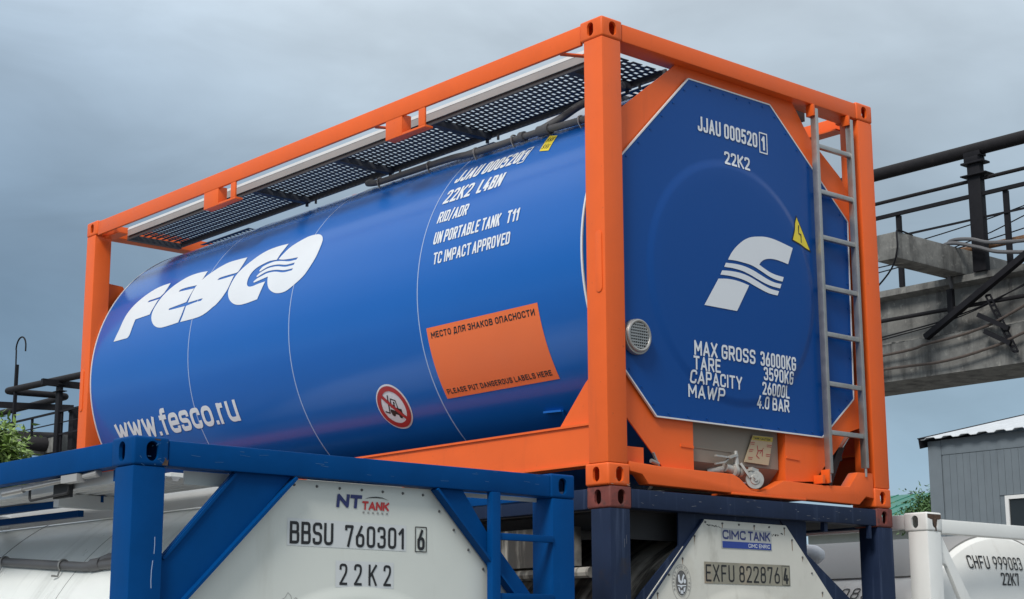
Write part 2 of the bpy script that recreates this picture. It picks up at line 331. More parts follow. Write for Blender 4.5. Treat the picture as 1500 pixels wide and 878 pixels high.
def text(s, u0, v0, width, h, t=.15, gap=.13, slant=0, space=.34):
    """list of polygons of the text line fitted to width x height"""
    n = len(s.replace(' ', '')); fl = sum(G[c][0] for c in s if c != ' ') + gap * (len(s.replace(' ', '')) - 1) + space * s.count(' ')
    k = h; g = (width / h - n * t) / fl if fl else 1
    if fl and g < .45: g = .45; k = width / (n * t + fl * g)
    xs = []; x = 0
    for ch in s:
        if ch == ' ': x += space * g; continue
        xs.append((ch, x)); x += G[ch][0] * g + t + gap * g
    out = []
    for ch, x in xs:
        w, st = G[ch]; w *= g
        P = []
        for pts, ro, cl in st:
            q = [(x + t / 2 + px * w, t / 2 + py * (1 - t)) for px, py in pts]
            if ro: q = rnd(q, max(w, .2) * (.30 if ch in 'BDPRЯВ' else .45), cl)
            P += stroke(q, t, cl, t / 2 if ch != '.' and (not ro or ch in 'UJuf') else 0)
        out.append([[(u0 + (px + slant * py) * k, v0 + py * h) for px, py in g] for g in P])
    return out
def lines(name, items, mapf, material, parent, off=.003, step=None):
    for it in items: decal(name, it, mapf, material, parent, off, step)
def decal(name, groups, mapf, material, parent, off=.003, step=None, both=False):
    """groups: list of polygon lists, each list united and filled; mapf(u, v, off) gives the point"""
    bm = NB()
    for polys in groups:
        vs = []; fs = []
        for p in polys:
            if sum(p[i - 1][0] * p[i][1] - p[i][0] * p[i - 1][1] for i in range(len(p))) < 0: p = p[::-1]
            fs.append(list(range(len(vs), len(vs) + len(p)))); vs += [Vector(q) for q in p]
        r = geometry.delaunay_2d_cdt(vs, [], fs, 0, 1e-6)
        V = [bm.verts.new((q.x, q.y, 0)) for q in r[0]]
        for f, src in zip(r[2], r[5]):
            if not src: continue
            try: bm.faces.new([V[i] for i in f])
            except ValueError: pass
    bmesh.ops.delete(bm, geom=[v for v in bm.verts if not v.link_faces], context='VERTS')
    if step:
        lo = min(v.co.y for v in bm.verts); hi = max(v.co.y for v in bm.verts); k = math.floor(lo / step) + 1
        while k * step < hi:
            bmesh.ops.bisect_plane(bm, geom=bm.verts[:] + bm.edges[:] + bm.faces[:], dist=1e-6, plane_co=(0, k * step, 0), plane_no=(0, 1, 0)); k += 1
        if both:
            lo = min(v.co.x for v in bm.verts); hi = max(v.co.x for v in bm.verts); k = math.floor(lo / step) + 1
            while k * step < hi:
                bmesh.ops.bisect_plane(bm, geom=bm.verts[:] + bm.edges[:] + bm.faces[:], dist=1e-6, plane_co=(k * step, 0, 0), plane_no=(1, 0, 0)); k += 1
    for v in bm.verts: v.co = mapf(v.co.x, v.co.y, off)
    me = bpy.data.meshes.new(name); bm.to_mesh(me); bm.free()
    return finish(name, me, material, parent, smooth=False)

# ------------------------------------------------------------------ ISO frame pieces
W, H, L = 2.438, 2.591, 6.058
def oval(w, h, n=10):
    r = w / 2; s = h / 2 - r
    return [(r * math.cos(t), s + r * math.sin(t)) for t in (math.pi * i / n for i in range(n + 1))] + [(r * math.cos(t), -s + r * math.sin(t)) for t in (math.pi + math.pi * i / n for i in range(n + 1))]
_cast = {}
def casting_mesh(sx, sy):
    """corner casting, origin at its outer corner, growing towards +sx/+sy; slots cut in the two outer faces"""
    key = (sx, sy)
    if key in _cast: return _cast[key]
    bm = NB(); box(bm, min(0, .162 * sx), max(0, .162 * sx), min(0, .178 * sy), max(0, .178 * sy), 0, .118)
    bmesh.ops.recalc_face_normals(bm, faces=bm.faces)
    bmesh.ops.bevel(bm, geom=bm.edges[:], offset=.012, segments=3, profile=.5, affect='EDGES')
    me = bpy.data.meshes.new('corner_casting'); bm.to_mesh(me); bm.free(); o = bpy.data.objects.new('corner_casting', me); COL.objects.link(o)
    cut = NB(); ov = oval(.056, .08)
    prism(cut, [(p[0] + .085 * sx, p[1] + .059) for p in ov], 'y', -.02 * sy, .04 * sy)
    bmesh.ops.recalc_face_normals(cut, faces=cut.faces)
    c1 = bpy.data.meshes.new('cut'); cut.to_mesh(c1); cut.free(); k1 = bpy.data.objects.new('cut', c1); COL.objects.link(k1)
    cut = NB(); prism(cut, [(p[0] + .092 * sy, p[1] + .059) for p in oval(.050, .08)], 'x', -.02 * sx, .04 * sx)
    bmesh.ops.recalc_face_normals(cut, faces=cut.faces)
    inn = NB(); box(inn, min(.016 * sx, .152 * sx), max(.016 * sx, .152 * sx), min(.016 * sy, .168 * sy), max(.016 * sy, .168 * sy), .014, .104); bmesh.ops.recalc_face_normals(inn, faces=inn.faces)
    c3 = bpy.data.meshes.new('cut'); inn.to_mesh(c3); inn.free(); k3 = bpy.data.objects.new('cut', c3); COL.objects.link(k3)
    c2 = bpy.data.meshes.new('cut'); cut.to_mesh(c2); cut.free(); k2 = bpy.data.objects.new('cut', c2); COL.objects.link(k2)
    for k in (k3, k1, k2):
        md = o.modifiers.new('b', 'BOOLEAN'); md.object = k; md.operation = 'DIFFERENCE'; md.solver = 'EXACT'
    bpy.context.view_layer.update()
    res = bpy.data.meshes.new_from_object(o.evaluated_get(bpy.context.evaluated_depsgraph_get()))
    for k in (o, k1, k2, k3): bpy.data.objects.remove(k)
    for p in res.polygons: p.use_smooth = True
    res.set_sharp_from_angle(angle=R(40)); res.materials.clear()
    _cast[key] = res
    return res
def frame(root, fm, cm, post=.15, railz=(.115, .012), side=(.115, .018), sw=.075, depth=.095):
    for ix, X in ((1, 0), (-1, W)):
        for iy, Y in ((1, 0), (-1, L)):
            for Z in (0, H - .118):
                me = casting_mesh(ix, iy).copy(); me.materials.append(M[cm])
                o = bpy.data.objects.new('corner_casting', me); COL.objects.link(o); o.parent = root; o.location = (X, Y, Z)
            x0, x1 = sorted((X + ix * .004, X + ix * post)); y0, y1 = sorted((Y + iy * .004, Y + iy * .15))
            obj('corner_post', box(NB(), x0, x1, y0, y1, .1185, H - .1185), fm, root, bevel=.007)
    for Y0, Y1 in ((.005, depth), (L - depth, L - .005)):
        obj('end_rail', box(NB(), .1625, W - .1625, Y0, Y1, H - railz[0], H - railz[1]), fm, root, bevel=.008)
    for X0, X1 in ((.006, sw), (W - sw, W - .006)):
        obj('side_rail', box(NB(), X0, X1, .1785, L - .1785, H - side[0], H - side[1]), fm, root, bevel=.008)
def cylinder_tank(root, name, mt, Rr, zc, y0, y1, dish0=.0, dish1=.0, n=128):
    """lathed barrel along y with dished ends"""
    prof = []
    k = 8
    for i in range(k + 1):                                   # near end
        t = i / k; prof.append((y0 - dish0 * math.cos(t * math.pi / 2), Rr * math.sin(t * math.pi / 2)))
    prof += [(y0 + (y1 - y0) * i / 6, Rr) for i in range(1, 6)]
    for i in range(k + 1):
        t = i / k; prof.append((y1 + dish1 * math.sin(t * math.pi / 2), Rr * math.cos(t * math.pi / 2)))
    bm = NB(); rings = []
    for y, r in prof:
        if r < 1e-5: rings.append([bm.verts.new((W / 2, y, zc))]); continue
        rings.append([bm.verts.new((W / 2 + r * math.cos(2 * math.pi * i / n), y, zc + r * math.sin(2 * math.pi * i / n))) for i in range(n)])
    for a, b in zip(rings, rings[1:]):
        for i in range(n):
            if len(a) == 1: bm.faces.new((a[0], b[i], b[(i + 1) % n]))
            elif len(b) == 1: bm.faces.new((a[i], b[0], a[(i + 1) % n]))
            else: bm.faces.new((a[i], b[i], b[(i + 1) % n], a[(i + 1) % n]))
    return obj(name, bm, mt, root, sharp=30)
def band(root, name, mt, Rr, zc, y, w, th, a0=0, a1=360, n=128):
    bm = NB(); rings = []
    for i in range(n + 1):
        a = R(a0 + (a1 - a0) * i / n); c, s = math.cos(a), math.sin(a)
        rings.append([bm.verts.new((W / 2 + r * c, yy, zc + r * s)) for r, yy in ((Rr - .004, y - w / 2), (Rr + th, y - w / 2), (Rr + th, y + w / 2), (Rr - .004, y + w / 2))])
    for a, b in zip(rings, rings[1:]):
        for k in range(4): bm.faces.new((a[k], a[(k + 1) % 4], b[(k + 1) % 4], b[k]))
    if a1 - a0 < 359.9: bm.faces.new(rings[0]); bm.faces.new(rings[-1][::-1])
    return obj(name, bm, mt, root, sharp=40)
def plate(bm, poly, y0, y1): return prism(bm, poly, 'y', y0, y1)
def bowed_panel(root, mt, poly, y, cx, cz, r, depth, trim=None):
    """flat polygonal end panel with a shallow raised disc; returns surface function"""
    n = 96
    def surf(u, v):
        d = math.hypot(u - cx, v - cz) / r
        if d >= 1: return y
        t = min(1, (1 - d) / .09); s = t * t * (3 - 2 * t)
        return y - depth * s - depth * .9 * (1 - d * d)
    bm = NB(); rings = []
    for f in (1.0, .985, .97, .955, .94, .925, .91, .8, .6, .4, .2):
        rings.append([bm.verts.new((cx + r * f * math.cos(2 * math.pi * i / n), 0, cz + r * f * math.sin(2 * math.pi * i / n))) for i in range(n)])
    for a, b in zip(rings, rings[1:]):
        for i in range(n): bm.faces.new((a[i], a[(i + 1) % n], b[(i + 1) % n], b[i]))
    bm.faces.new(rings[-1])
    for v in bm.verts: v.co.y = surf(v.co.x, v.co.z)
    # outer ring: fan of each ring vertex to the outline by ray from the centre
    def hit(a):
        d = Vector((math.cos(a), math.sin(a))); best = None
        for i in range(len(poly)):
            p, q = Vector(poly[i]), Vector(poly[(i + 1) % len(poly)])
            e = q - p; den = d.x * e.y - d.y * e.x
            if abs(den) < 1e-9: continue
            w = p - Vector((cx, cz)); t = (w.x * e.y - w.y * e.x) / den; s = (w.x * d.y - w.y * d.x) / den
            if t > 0 and -1e-6 <= s <= 1 + 1e-6 and (best is None or t < best): best = t
        return best
    angs = [2 * math.pi * i / n for i in range(n)]
    O = [Vector((cx + hit(a) * math.cos(a), y, cz + hit(a) * math.sin(a))) for a in angs]
    for px, pz in poly:                                      # snap nearest to each corner
        i = min(range(n), key=lambda j: (O[j].x - px) ** 2 + (O[j].z - pz) ** 2); O[i] = Vector((px, y, pz))
    F = [bm.verts.new(p) for p in O]; B = [bm.verts.new(p + Vector((0, .012, 0))) for p in O]
    for i in range(n):
        j = (i + 1) % n
        bm.faces.new((F[i], F[j], rings[0][j], rings[0][i])); bm.faces.new((F[i], B[i], B[j], F[j]))
    o = obj('end_panel', bm, mt, root, sharp=25)
    if trim:
        t = NB()
        for i in range(len(poly)):
            p, q = poly[i], poly[(i + 1) % len(poly)]
            bar(t, (p[0], y + .001 + i * .0004, p[1]), (q[0], y + .001 + i * .0004, q[1]), .008, .013, (0, 1, 0))
        obj('panel_trim', t, trim, o)
    return o, surf
def grating(bm, x0, x1, y0, y1, z, nx, pitch):
    """slotted walkway sheet: long strips joined by staggered ties"""
    w = (x1 - x0) / nx
    for i in range(nx + 1): box(bm, x0 + i * w - w * .20, x0 + i * w + w * .20, y0, y1, z, z + .004)
    n = int((y1 - y0) / pitch)
    for i in range(nx):
        for j in range(n):
            yy = y0 + (j + (.5 if i % 2 else 0)) * pitch
            box(bm, x0 + i * w + w * .20 + .0005, x0 + (i + 1) * w - w * .20 - .0005, yy, yy + pitch * .50, z + .0005, z + .0035)

# ================================================================== SETTING
def structure(name, bm, m_): return tag(obj(name, bm, m_, smooth=False), kind='structure')
structure('ground', box(NB(), -900, 900, -900, 900, -.5, 0), 'ground')

# ================================================================== ORANGE CONTAINER ON TOP
ot = empty('tank_container', (0, 0, H), 'clean orange framed container with a glossy blue tank, stacked on top of the navy frame', 'tank container', 'tank containers in the yard')
frame(ot, 'orange', 'orange', side=(.128, .012), sw=.030, depth=.152)
TR, TZ = 1.2, 1.3
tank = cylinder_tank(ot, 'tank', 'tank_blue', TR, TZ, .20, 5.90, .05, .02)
def tmap(u, v, off):
    a = v / 1.202; r = TR + off
    return (W / 2 - r * math.cos(a), -u, TZ + r * math.sin(a))
band(tank, 'edge_trim', 'trim_white', TR, TZ, .200, .012, .004); band(tank, 'edge_trim', 'trim_white', TR, TZ, 5.895, .014, .004)
for y in (1.655, 3.06, 4.38): band(tank, 'seam_strip', 'seam', TR, TZ, y, .0065, .0025)
WORD = {
  'F': [(-5.583,0.246),(-5.543,0.345),(-5.531,0.417),(-5.512,0.482),(-5.466,0.544),(-5.404,0.592),(-5.316,0.639),(-5.215,0.671),(-5.11,0.682),(-5.008,0.681),(-5.005,0.631),(-5.015,0.583),(-5.05,0.554),(-5.147,0.552),(-5.219,0.551),(-5.233,0.536),(-5.189,0.533),(-5.051,0.533),(-5.063,0.513),(-5.076,0.464),(-5.089,0.433),(-5.096,0.402),(-5.204,0.399),(-5.316,0.396),(-5.323,0.342),(-5.334,0.269),(-5.36,0.244)],
  'E': [(-4.455,0.679),(-4.602,0.694),(-4.737,0.691),(-4.837,0.665),(-4.917,0.631),(-4.978,0.589),(-5.021,0.539),(-5.048,0.484),(-5.064,0.429),(-5.049,0.369),(-5.0,0.314),(-4.936,0.275),(-4.863,0.254),(-4.776,0.248),(-4.584,0.252),(-4.564,0.308),(-4.553,0.38),(-4.773,0.386),(-4.801,0.397),(-4.784,0.403),(-4.643,0.41),(-4.553,0.415),(-4.536,0.473),(-4.521,0.528),(-4.719,0.542),(-4.764,0.545),(-4.737,0.563),(-4.633,0.563),(-4.518,0.555),(-4.485,0.564),(-4.457,0.611)],
  'S': [(-4.554,0.251),(-4.539,0.301),(-4.533,0.378),(-4.411,0.386),(-4.324,0.385),(-4.307,0.401),(-4.336,0.404),(-4.449,0.404),(-4.523,0.404),(-4.523,0.454),(-4.517,0.511),(-4.497,0.562),(-4.434,0.615),(-4.351,0.655),(-4.274,0.683),(-4.175,0.702),(-4.043,0.699),(-3.914,0.69),(-3.913,0.624),(-3.926,0.562),(-3.951,0.553),(-4.048,0.556),(-4.171,0.556),(-4.201,0.539),(-4.135,0.534),(-3.965,0.533),(-3.967,0.488),(-3.976,0.416),(-4.018,0.354),(-4.073,0.312),(-4.114,0.297),(-4.191,0.266),(-4.288,0.249),(-4.434,0.248)],
  'C': [(-3.379,0.692),(-3.502,0.7),(-3.63,0.696),(-3.729,0.67),(-3.806,0.63),(-3.872,0.589),(-3.923,0.541),(-3.95,0.473),(-3.955,0.412),(-3.939,0.367),(-3.889,0.314),(-3.815,0.272),(-3.732,0.251),(-3.633,0.248),(-3.503,0.255),(-3.482,0.318),(-3.461,0.384),(-3.55,0.382),(-3.619,0.376),(-3.671,0.382),(-3.705,0.403),(-3.721,0.437),(-3.721,0.476),(-3.703,0.512),(-3.662,0.539),(-3.589,0.557),(-3.511,0.565),(-3.421,0.555),(-3.41,0.604),(-3.394,0.643)],
  'O': [(-3.446,0.42),(-3.53,0.412),(-3.616,0.403),(-3.629,0.415),(-3.591,0.433),(-3.537,0.443),(-3.471,0.453),(-3.372,0.445),(-3.25,0.416),(-3.144,0.411),(-3.135,0.426),(-3.248,0.433),(-3.369,0.46),(-3.493,0.469),(-3.599,0.446),(-3.615,0.456),(-3.583,0.478),(-3.511,0.496),(-3.44,0.497),(-3.363,0.488),(-3.253,0.461),(-3.145,0.454),(-3.142,0.473),(-3.252,0.478),(-3.374,0.505),(-3.498,0.513),(-3.591,0.49),(-3.607,0.5),(-3.587,0.528),(-3.529,0.54),(-3.437,0.544),(-3.329,0.525),(-3.233,0.502),(-3.137,0.496),(-3.128,0.514),(-3.223,0.522),(-3.325,0.536),(-3.397,0.555),(-3.374,0.588),(-3.314,0.646),(-3.217,0.683),(-3.129,0.701),(-3.033,0.694),(-2.972,0.674),(-2.924,0.641),(-2.894,0.6),(-2.881,0.541),(-2.883,0.466),(-2.913,0.398),(-2.961,0.337),(-3.043,0.292),(-3.142,0.255),(-3.233,0.254),(-3.31,0.274),(-3.38,0.314),(-3.422,0.365)],
}
EMBLEM = {
  'top': [(1.024,1.362),(1.052,1.402),(1.089,1.441),(1.135,1.478),(1.181,1.507),(1.236,1.53),(1.31,1.546),(1.383,1.554),(1.476,1.549),(1.623,1.527),(1.571,1.418),(1.497,1.426),(1.441,1.428),(1.395,1.424),(1.348,1.411),(1.315,1.39),(1.301,1.373),(1.345,1.358),(1.399,1.342),(1.454,1.334),(1.524,1.331),(1.51,1.302),(1.453,1.304),(1.389,1.315),(1.326,1.334),(1.272,1.35),(1.219,1.361),(1.147,1.365),(1.085,1.366)],
  's2': [(1.004,1.34),(0.989,1.314),(1.066,1.317),(1.145,1.313),(1.216,1.3),(1.278,1.284),(1.341,1.269),(1.413,1.259),(1.486,1.257),(1.5,1.285),(1.433,1.286),(1.37,1.297),(1.307,1.314),(1.244,1.331),(1.173,1.343),(1.093,1.346)],
  's3': [(0.97,1.29),(0.954,1.263),(1.028,1.267),(1.107,1.265),(1.178,1.257),(1.24,1.242),(1.311,1.225),(1.383,1.212),(1.459,1.21),(1.475,1.238),(1.403,1.241),(1.34,1.253),(1.268,1.273),(1.197,1.29),(1.127,1.298),(1.047,1.297)],
  'bot': [(0.936,1.236),(0.812,1.066),(1.089,1.067),(1.202,1.234),(1.142,1.243),(1.071,1.248),(1.001,1.245)],
}
decal('shipping_logo', [[smooth_poly(p)] for p in WORD.values()], tmap, 'decal_white', tank, .003, .04)
decal('web_address', text('www.fesco.ru', -5.60, -.575, 1.765, .205, .175, .09), tmap, 'decal_white', tank, .0035, .04)
tx = [text('JJAU 000520', -1.597, .763, .602, .126, .16), text('22K2', -1.588, .583, .26, .115, .17), text('L4BN', -1.268, .583, .225, .115, .17),
    text('RID/ADR', -1.565, .431, .285, .084, .16), text('UN PORTABLE TANK', -1.545, .279, .62, .084, .16), text('T11', -.865, .279, .105, .084, .17),
    text('TC IMPACT', -1.515, .143, .355, .077, .16), text('APPROVED', -1.143, .143, .335, .077, .16)]
tx[0] += [stroke([(-.987, .752), (-.935, .752), (-.935, .895), (-.987, .895)], .009, True)] + text('1', -.972, .775, .026, .098, .2)
lines('tank_marking', tx, tmap, 'decal_white', tank, .003, .04)
PL = [(-1.592, -.688), (-.588, -.688), (-.588, -.238), (-1.592, -.238)]
pc = decal('hazard_placard', [[PL]], tmap, 'orange_label', tank, .002, .03)
lines('placard_lettering', [text('МЕСТО ДЛЯ ЗНАКОВ ОПАСНОСТИ', -1.557, -.305, .935, .039, .20, .15), text('PLEASE PUT DANGEROUS LABELS HERE', -1.565, -.66, .935, .034, .20, .15)], tmap, 'decal_black', pc, .0032, .03)
SU, SV = -2.124, -.680
sign = decal('prohibition_sign', [[ellipse(SU, SV, .158, .158)]], tmap, 'decal_white', tank, .0015, .03)
def rotp(pts, a=R(-22), s=1.0):
    return [(SU + s * (x * math.cos(a) - y * math.sin(a)), SV + s * (x * math.sin(a) + y * math.cos(a))) for x, y in pts]
ft = [stroke(rotp([(-.045, .075), (-.045, -.055), (-.085, -.055)]), .010)] \
   + [stroke(rotp([(-.022, -.01), (-.022, .055), (.022, .055), (.038, -.005)]), .008)] \
   + [[rotp([(-.035, -.048), (-.035, -.022), (.01, -.022), (.015, .004), (.068, .004), (.072, -.048)])]] \
   + [[ellipse(*rotp([(-.012, -.052)])[0], .017, .017, 20)], [ellipse(*rotp([(.05, -.052)])[0], .015, .015, 20)], [ellipse(*rotp([(.006, .033)])[0], .008, .009, 14)], [rotp([(-.004, .022), (.012, .022), (.016, -.012), (-.010, -.012)])]]
decal('forklift_pictogram', ft, tmap, 'decal_black', sign, .003, .03)
def ringpoly(a, b, n=48):
    o = []
    for i in range(n):
        t0, t1 = 2 * math.pi * i / n, 2 * math.pi * (i + 1) / n
        o.append([(SU + a * math.cos(t0), SV + a * math.sin(t0)), (SU + a * math.cos(t1), SV + a * math.sin(t1)), (SU + b * math.cos(t1), SV + b * math.sin(t1)), (SU + b * math.cos(t0), SV + b * math.sin(t0))])
    return o
decal('sign_ring', [ringpoly(.146, .112), stroke([(SU - .078, SV + .090), (SU + .078, SV - .090)], .026)], tmap, 'decal_red', sign, .0045, .03)
yl = decal('weight_label', [[[(-.866, .99), (-.765, .95), (-.728, .785), (-.826, .812)]]], tmap, 'decal_yellow', tank, .003, .03)
bl = []
for (u, v) in ((-.83, .93), (-.80, .92), (-.777, .915), (-.812, .85), (-.785, .845), (-.762, .835)):
    bl.append(stroke([(u - .008, v - .02), (u + .006, v - .012), (u - .006, v + .004), (u + .008, v + .018)], .007))
decal('label_print', bl, tmap, 'decal_black', yl, .0042, .03)
rr = random.Random(3)
g = [stroke([(.135, .008), (.145, .004), (.158, .003)], .003), stroke([(.150, .010), (.160, .016)], .002), stroke([(.02, .006), (.035, .004)], .0025)]
for i in range(9):
    x = rr.uniform(.015, .15); z_ = rr.uniform(.012, .10); l = rr.uniform(.003, .012); a = rr.uniform(-1, 1)
    g.append(stroke([(x, z_), (x + l * math.cos(a), z_ + l * math.sin(a))], .0014))
decal('casting_scuff', g, lambda u, v, off: (u, -off, v), 'orange_scuff', ot, .0006)
# small outlet bracket low on the barrel
bk = NB(); bar(bk, tmap(-.835, -.875, .012), tmap(-.69, -.882, .012), .02, .012); bar(bk, tmap(-.69, -.882, .012), tmap(-.70, -.93, .012), .012, .012); obj('drain_bracket', bk, 'tank_blue', tank)
# near end: panel, gussets, sill
PP = [(.75, 2.405), (1.475, 2.405), (2.197, 1.79), (2.175, .66), (1.853, .398), (.424, .398), (.153, .662), (.153, 1.795)]
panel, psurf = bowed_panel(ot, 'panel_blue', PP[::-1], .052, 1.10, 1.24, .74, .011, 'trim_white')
def pmap(u, v, off): return (u, psurf(u, v) - off, v)
tx = [text('JJAU 000520', .818, 2.104, .527, .091, .16) + [stroke([(1.366, 2.083), (1.434, 2.083), (1.434, 2.206), (1.366, 2.206)], .008, True)] + text('1', 1.384, 2.10, .03, .09, .2), text('22K2', 1.041, 1.945, .228, .08, .17)]
for s, x, z_, w, h in (('MAX GROSS', .722, .771, .518, .084), ('36000KG', 1.285, .771, .327, .084), ('TARE', .715, .688, .223, .078), ('3590KG', 1.312, .688, .28, .078), ('CAPACITY', .695, .610, .424, .075), ('26000L', 1.297, .602, .26, .075), ('MAWP', .680, .530, .293, .074), ('4.0 BAR', 1.255, .520, .295, .074)):
    tx.append(text(s, x, z_, w, h, .16))
lines('panel_marking', tx, pmap, 'decal_white', panel, .0035, .03)
decal('panel_emblem', [[smooth_poly(p)] for p in EMBLEM.values()], pmap, 'decal_white', panel, .003, .03, True)
ht = decal('voltage_sign', [[[(1.687, 1.745), (1.618, 1.574), (1.818, 1.532)]]], pmap, 'decal_black', panel, .002, .012, True)
decal('sign_face', [[[(1.688, 1.731), (1.629, 1.580), (1.803, 1.543)]]], pmap, 'decal_yellow', ht, .0034, .012, True)
decal('sign_bolt', [stroke([(1.705, 1.685), (1.696, 1.630), (1.722, 1.628), (1.713, 1.575)], .009)], pmap, 'decal_black', ht, .005, .012, True)
rv = NB()
for (a, b), k in zip(zip(PP, PP[1:] + PP[:1]), (6, 7, 7, 4, 9, 3, 8, 6)):
    for i in range(k):
        t = (i + .5) / k; x = a[0] + (b[0] - a[0]) * t; z_ = a[1] + (b[1] - a[1]) * t
        x += (1.2 - x) * .025; z_ += (1.35 - z_) * .025
        tube(rv, [(x, .0525, z_), (x, .0475, z_)], .006, 8)
obj('panel_rivet', rv, 'panel_blue', panel)['kind'] = 'stuff'
bm = NB()
plate(bm, [(.15, 2.065), (.15, 1.80), (.26, 1.87), (.78, 2.37), (1.45, 2.37), (2.16, 1.78), (2.288, 1.62), (2.288, 1.93), (2.165, 2.082), (1.87, 2.285), (1.72, 2.4748), (.665, 2.4748), (.24, 2.138)], .072, .080)
obj('corner_gusset', bm, 'orange', ot)
bm = NB(); plate(bm, [(.15, .72), (.23, .72), (.46, .44), (.735, .44), (.735, .118), (.495, .118), (.15, .437)], .072, .080); box(bm, .152, .337, .070, .14, .125, .222); bar(bm, (.63, .070, .258), (.734, .070, .254), .006, .014)
obj('bulkhead_plate', bm, 'orange', ot)
bm = NB(); plate(bm, [(1.53, .44), (1.83, .44), (2.12, .70), (2.288, .78), (2.288, .50), (2.155, .46), (1.778, .13), (1.52, .114)], .072, .080)
prism(bm, [(.081, .44), (.081, .10), (.42, .10), (.42, .44)], 'x', 1.523, 1.532); bar(bm, (1.532, .070, .258), (1.65, .070, .252), .006, .014)
obj('bulkhead_plate', bm, 'orange', ot)
SILL = [(.163, .134), (.405, .122), (.985, .119), (1.04, .100), (1.14, .036), (1.215, .030), (1.30, .056), (1.43, .110), (1.80, .104), (1.93, .110), (2.04, .112), (2.13, .204), (2.275, .206), (2.275, .052), (2.20, .060), (2.13, .008), (.97, .012), (.31, .020), (.262, .070), (.163, .083)]
obj('bottom_sill', plate(NB(), SILL, .008, .085), 'orange', ot, bevel=.007)
bm = NB(); box(bm, .97, 1.62, .004, .16, .004, .016); prism(bm, [(.10, .035), (.30, .035), (.30, .10), (.10, .05)], 'x', 1.22, 1.43)
obj('sill_flange', bm, 'orange', ot, bevel=.003)
# cradle recess and outlet valve
bm = NB(); box(bm, .60, 1.51, .115, .140, .185, .45); prism(bm, [(.115, .184), (.140, .184), (.30, .03), (.27, .03)], 'x', .60, 1.51); bar(bm, (.70, .113, .265), (1.10, .113, .258), .004, .006)
obj('outlet_cradle', bm, 'recess', ot)
cp = obj('caution_plate', plate(NB(), [(1.275, .370), (1.455, .372), (1.405, .203), (1.195, .209)], .100, .106), 'caution', ot)
obj('plate_header', plate(NB(), [(1.275, .366), (1.452, .368), (1.444, .342), (1.262, .342)], .0975, .0995), 'caution_head', cp)
cm = lambda u, v, off: (u - .235, .0995 - off, v - .034)
decal('plate_heading', text('TANK CAUTION', 1.51, .380, .15, .014, .2), cm, 'decal_black', cp, .0025)
g = []
for (u, v, w) in ((1.485, .36, .04), (1.485, .35, .035), (1.475, .318, .035), (1.47, .308, .03), (1.462, .272, .04), (1.46, .262, .035), (1.63, .355, .045), (1.63, .345, .04), (1.62, .30, .04), (1.618, .29, .035)):
    g.append(stroke([(u, v), (u + w, v)], .004))
g += [stroke([(1.545, .345), (1.55, .31), (1.535, .285), (1.56, .27)], .006), stroke([(1.55, .315), (1.59, .32), (1.585, .285)], .006), stroke([(1.565, .30), (1.60, .335)], .004)]
decal('plate_print', g, cm, 'decal_red', cp, .0005)
vv = NB()
tube(vv, [(1.02, .10, .165), (1.14, .10, .150)], .026, 14)
tube(vv, [(.93, .16, .14), (1.03, .12, .155)], .022, 12)
tube(vv, [(1.105, .085, .160), (1.103, .085, .235)], [.020, .014], 12); tube(vv, [(1.075, .09, .150), (1.098, .09, .150)], .038, 16); tube(vv, [(1.122, .09, .150), (1.140, .088, .148)], .036, 16)
vb = obj('outlet_valve', vv, 'valve', ot)
vv = NB(); bar(vv, (.915, .07, .222), (1.03, .075, .220), .014, .010); bar(vv, (1.03, .075, .220), (1.105, .08, .240), .022, .014); tube(vv, [(1.098, .08, .225), (1.098, .08, .262)], .011, 10)
obj('valve_handle', vv, 'valve', vb)
vv = NB(); bar(vv, (.915, .075, .176), (1.0, .078, .193), .012, .008); bar(vv, (1.0, .078, .193), (1.03, .08, .212), .012, .008)
obj('lever', vv, 'valve', vb)
vv = NB(); bar(vv, (1.11, .06, .19), (1.155, .03, .11), .024, .014); tube(vv, [(1.125, .07, .145), (1.19, .06, .145)], .016, 12); bar(vv, (1.16, .03, .16), (1.215, .03, .15), .03, .02); obj('clamp_arm', vv, 'valve', vb)
vv = NB(); c0 = Vector((1.185, .02, .100)); ax = Vector((-.55, -.83, 0)).normalized()
tube(vv, [c0 - ax * .012, c0 + ax * .006], .052, 28); tube(vv, [c0 + ax * .006, c0 + ax * .012], [.030, .026], 20); tube(vv, [c0 + ax * .010, c0 + ax * .022], .010, 10)
bar(vv, c0 + ax * .018 + Vector((-.02, 0, .012)), c0 + ax * .018 + Vector((.02, 0, -.012)), .008, .006)
obj('dust_cap', vv, 'valve', vb)
vv = NB(); tube(vv, [(1.05, .12, .135), (1.05, .3, .13)], .05, 16); obj('outlet_pipe', vv, 'steel_dark', vb)
# latches at lower left
vv = NB(); tube(vv, [(.385, .062, .155), (.44, .062, .140)], .012, 10); bar(vv, (.40, .06, .20), (.44, .06, .13), .014, .01); obj('door_latch', vv, 'steel_dark', ot)
vv = NB(); tube(vv, [(.175, .2, .27), (.235, .2, .262)], .018, 10); tube(vv, [(.20, .2, .30), (.20, .2, .24)], .012, 10); obj('drain_cock', vv, 'steel_dark', ot)
vv = NB(); prism(vv, [(.15, .22), (.15, .40), (.45, .13), (.45, .125)], 'y', .30, .31); obj('opening_shade_plate', vv, 'dark', ot)  # near-black sheet behind the corner opening, its shade put into the colour
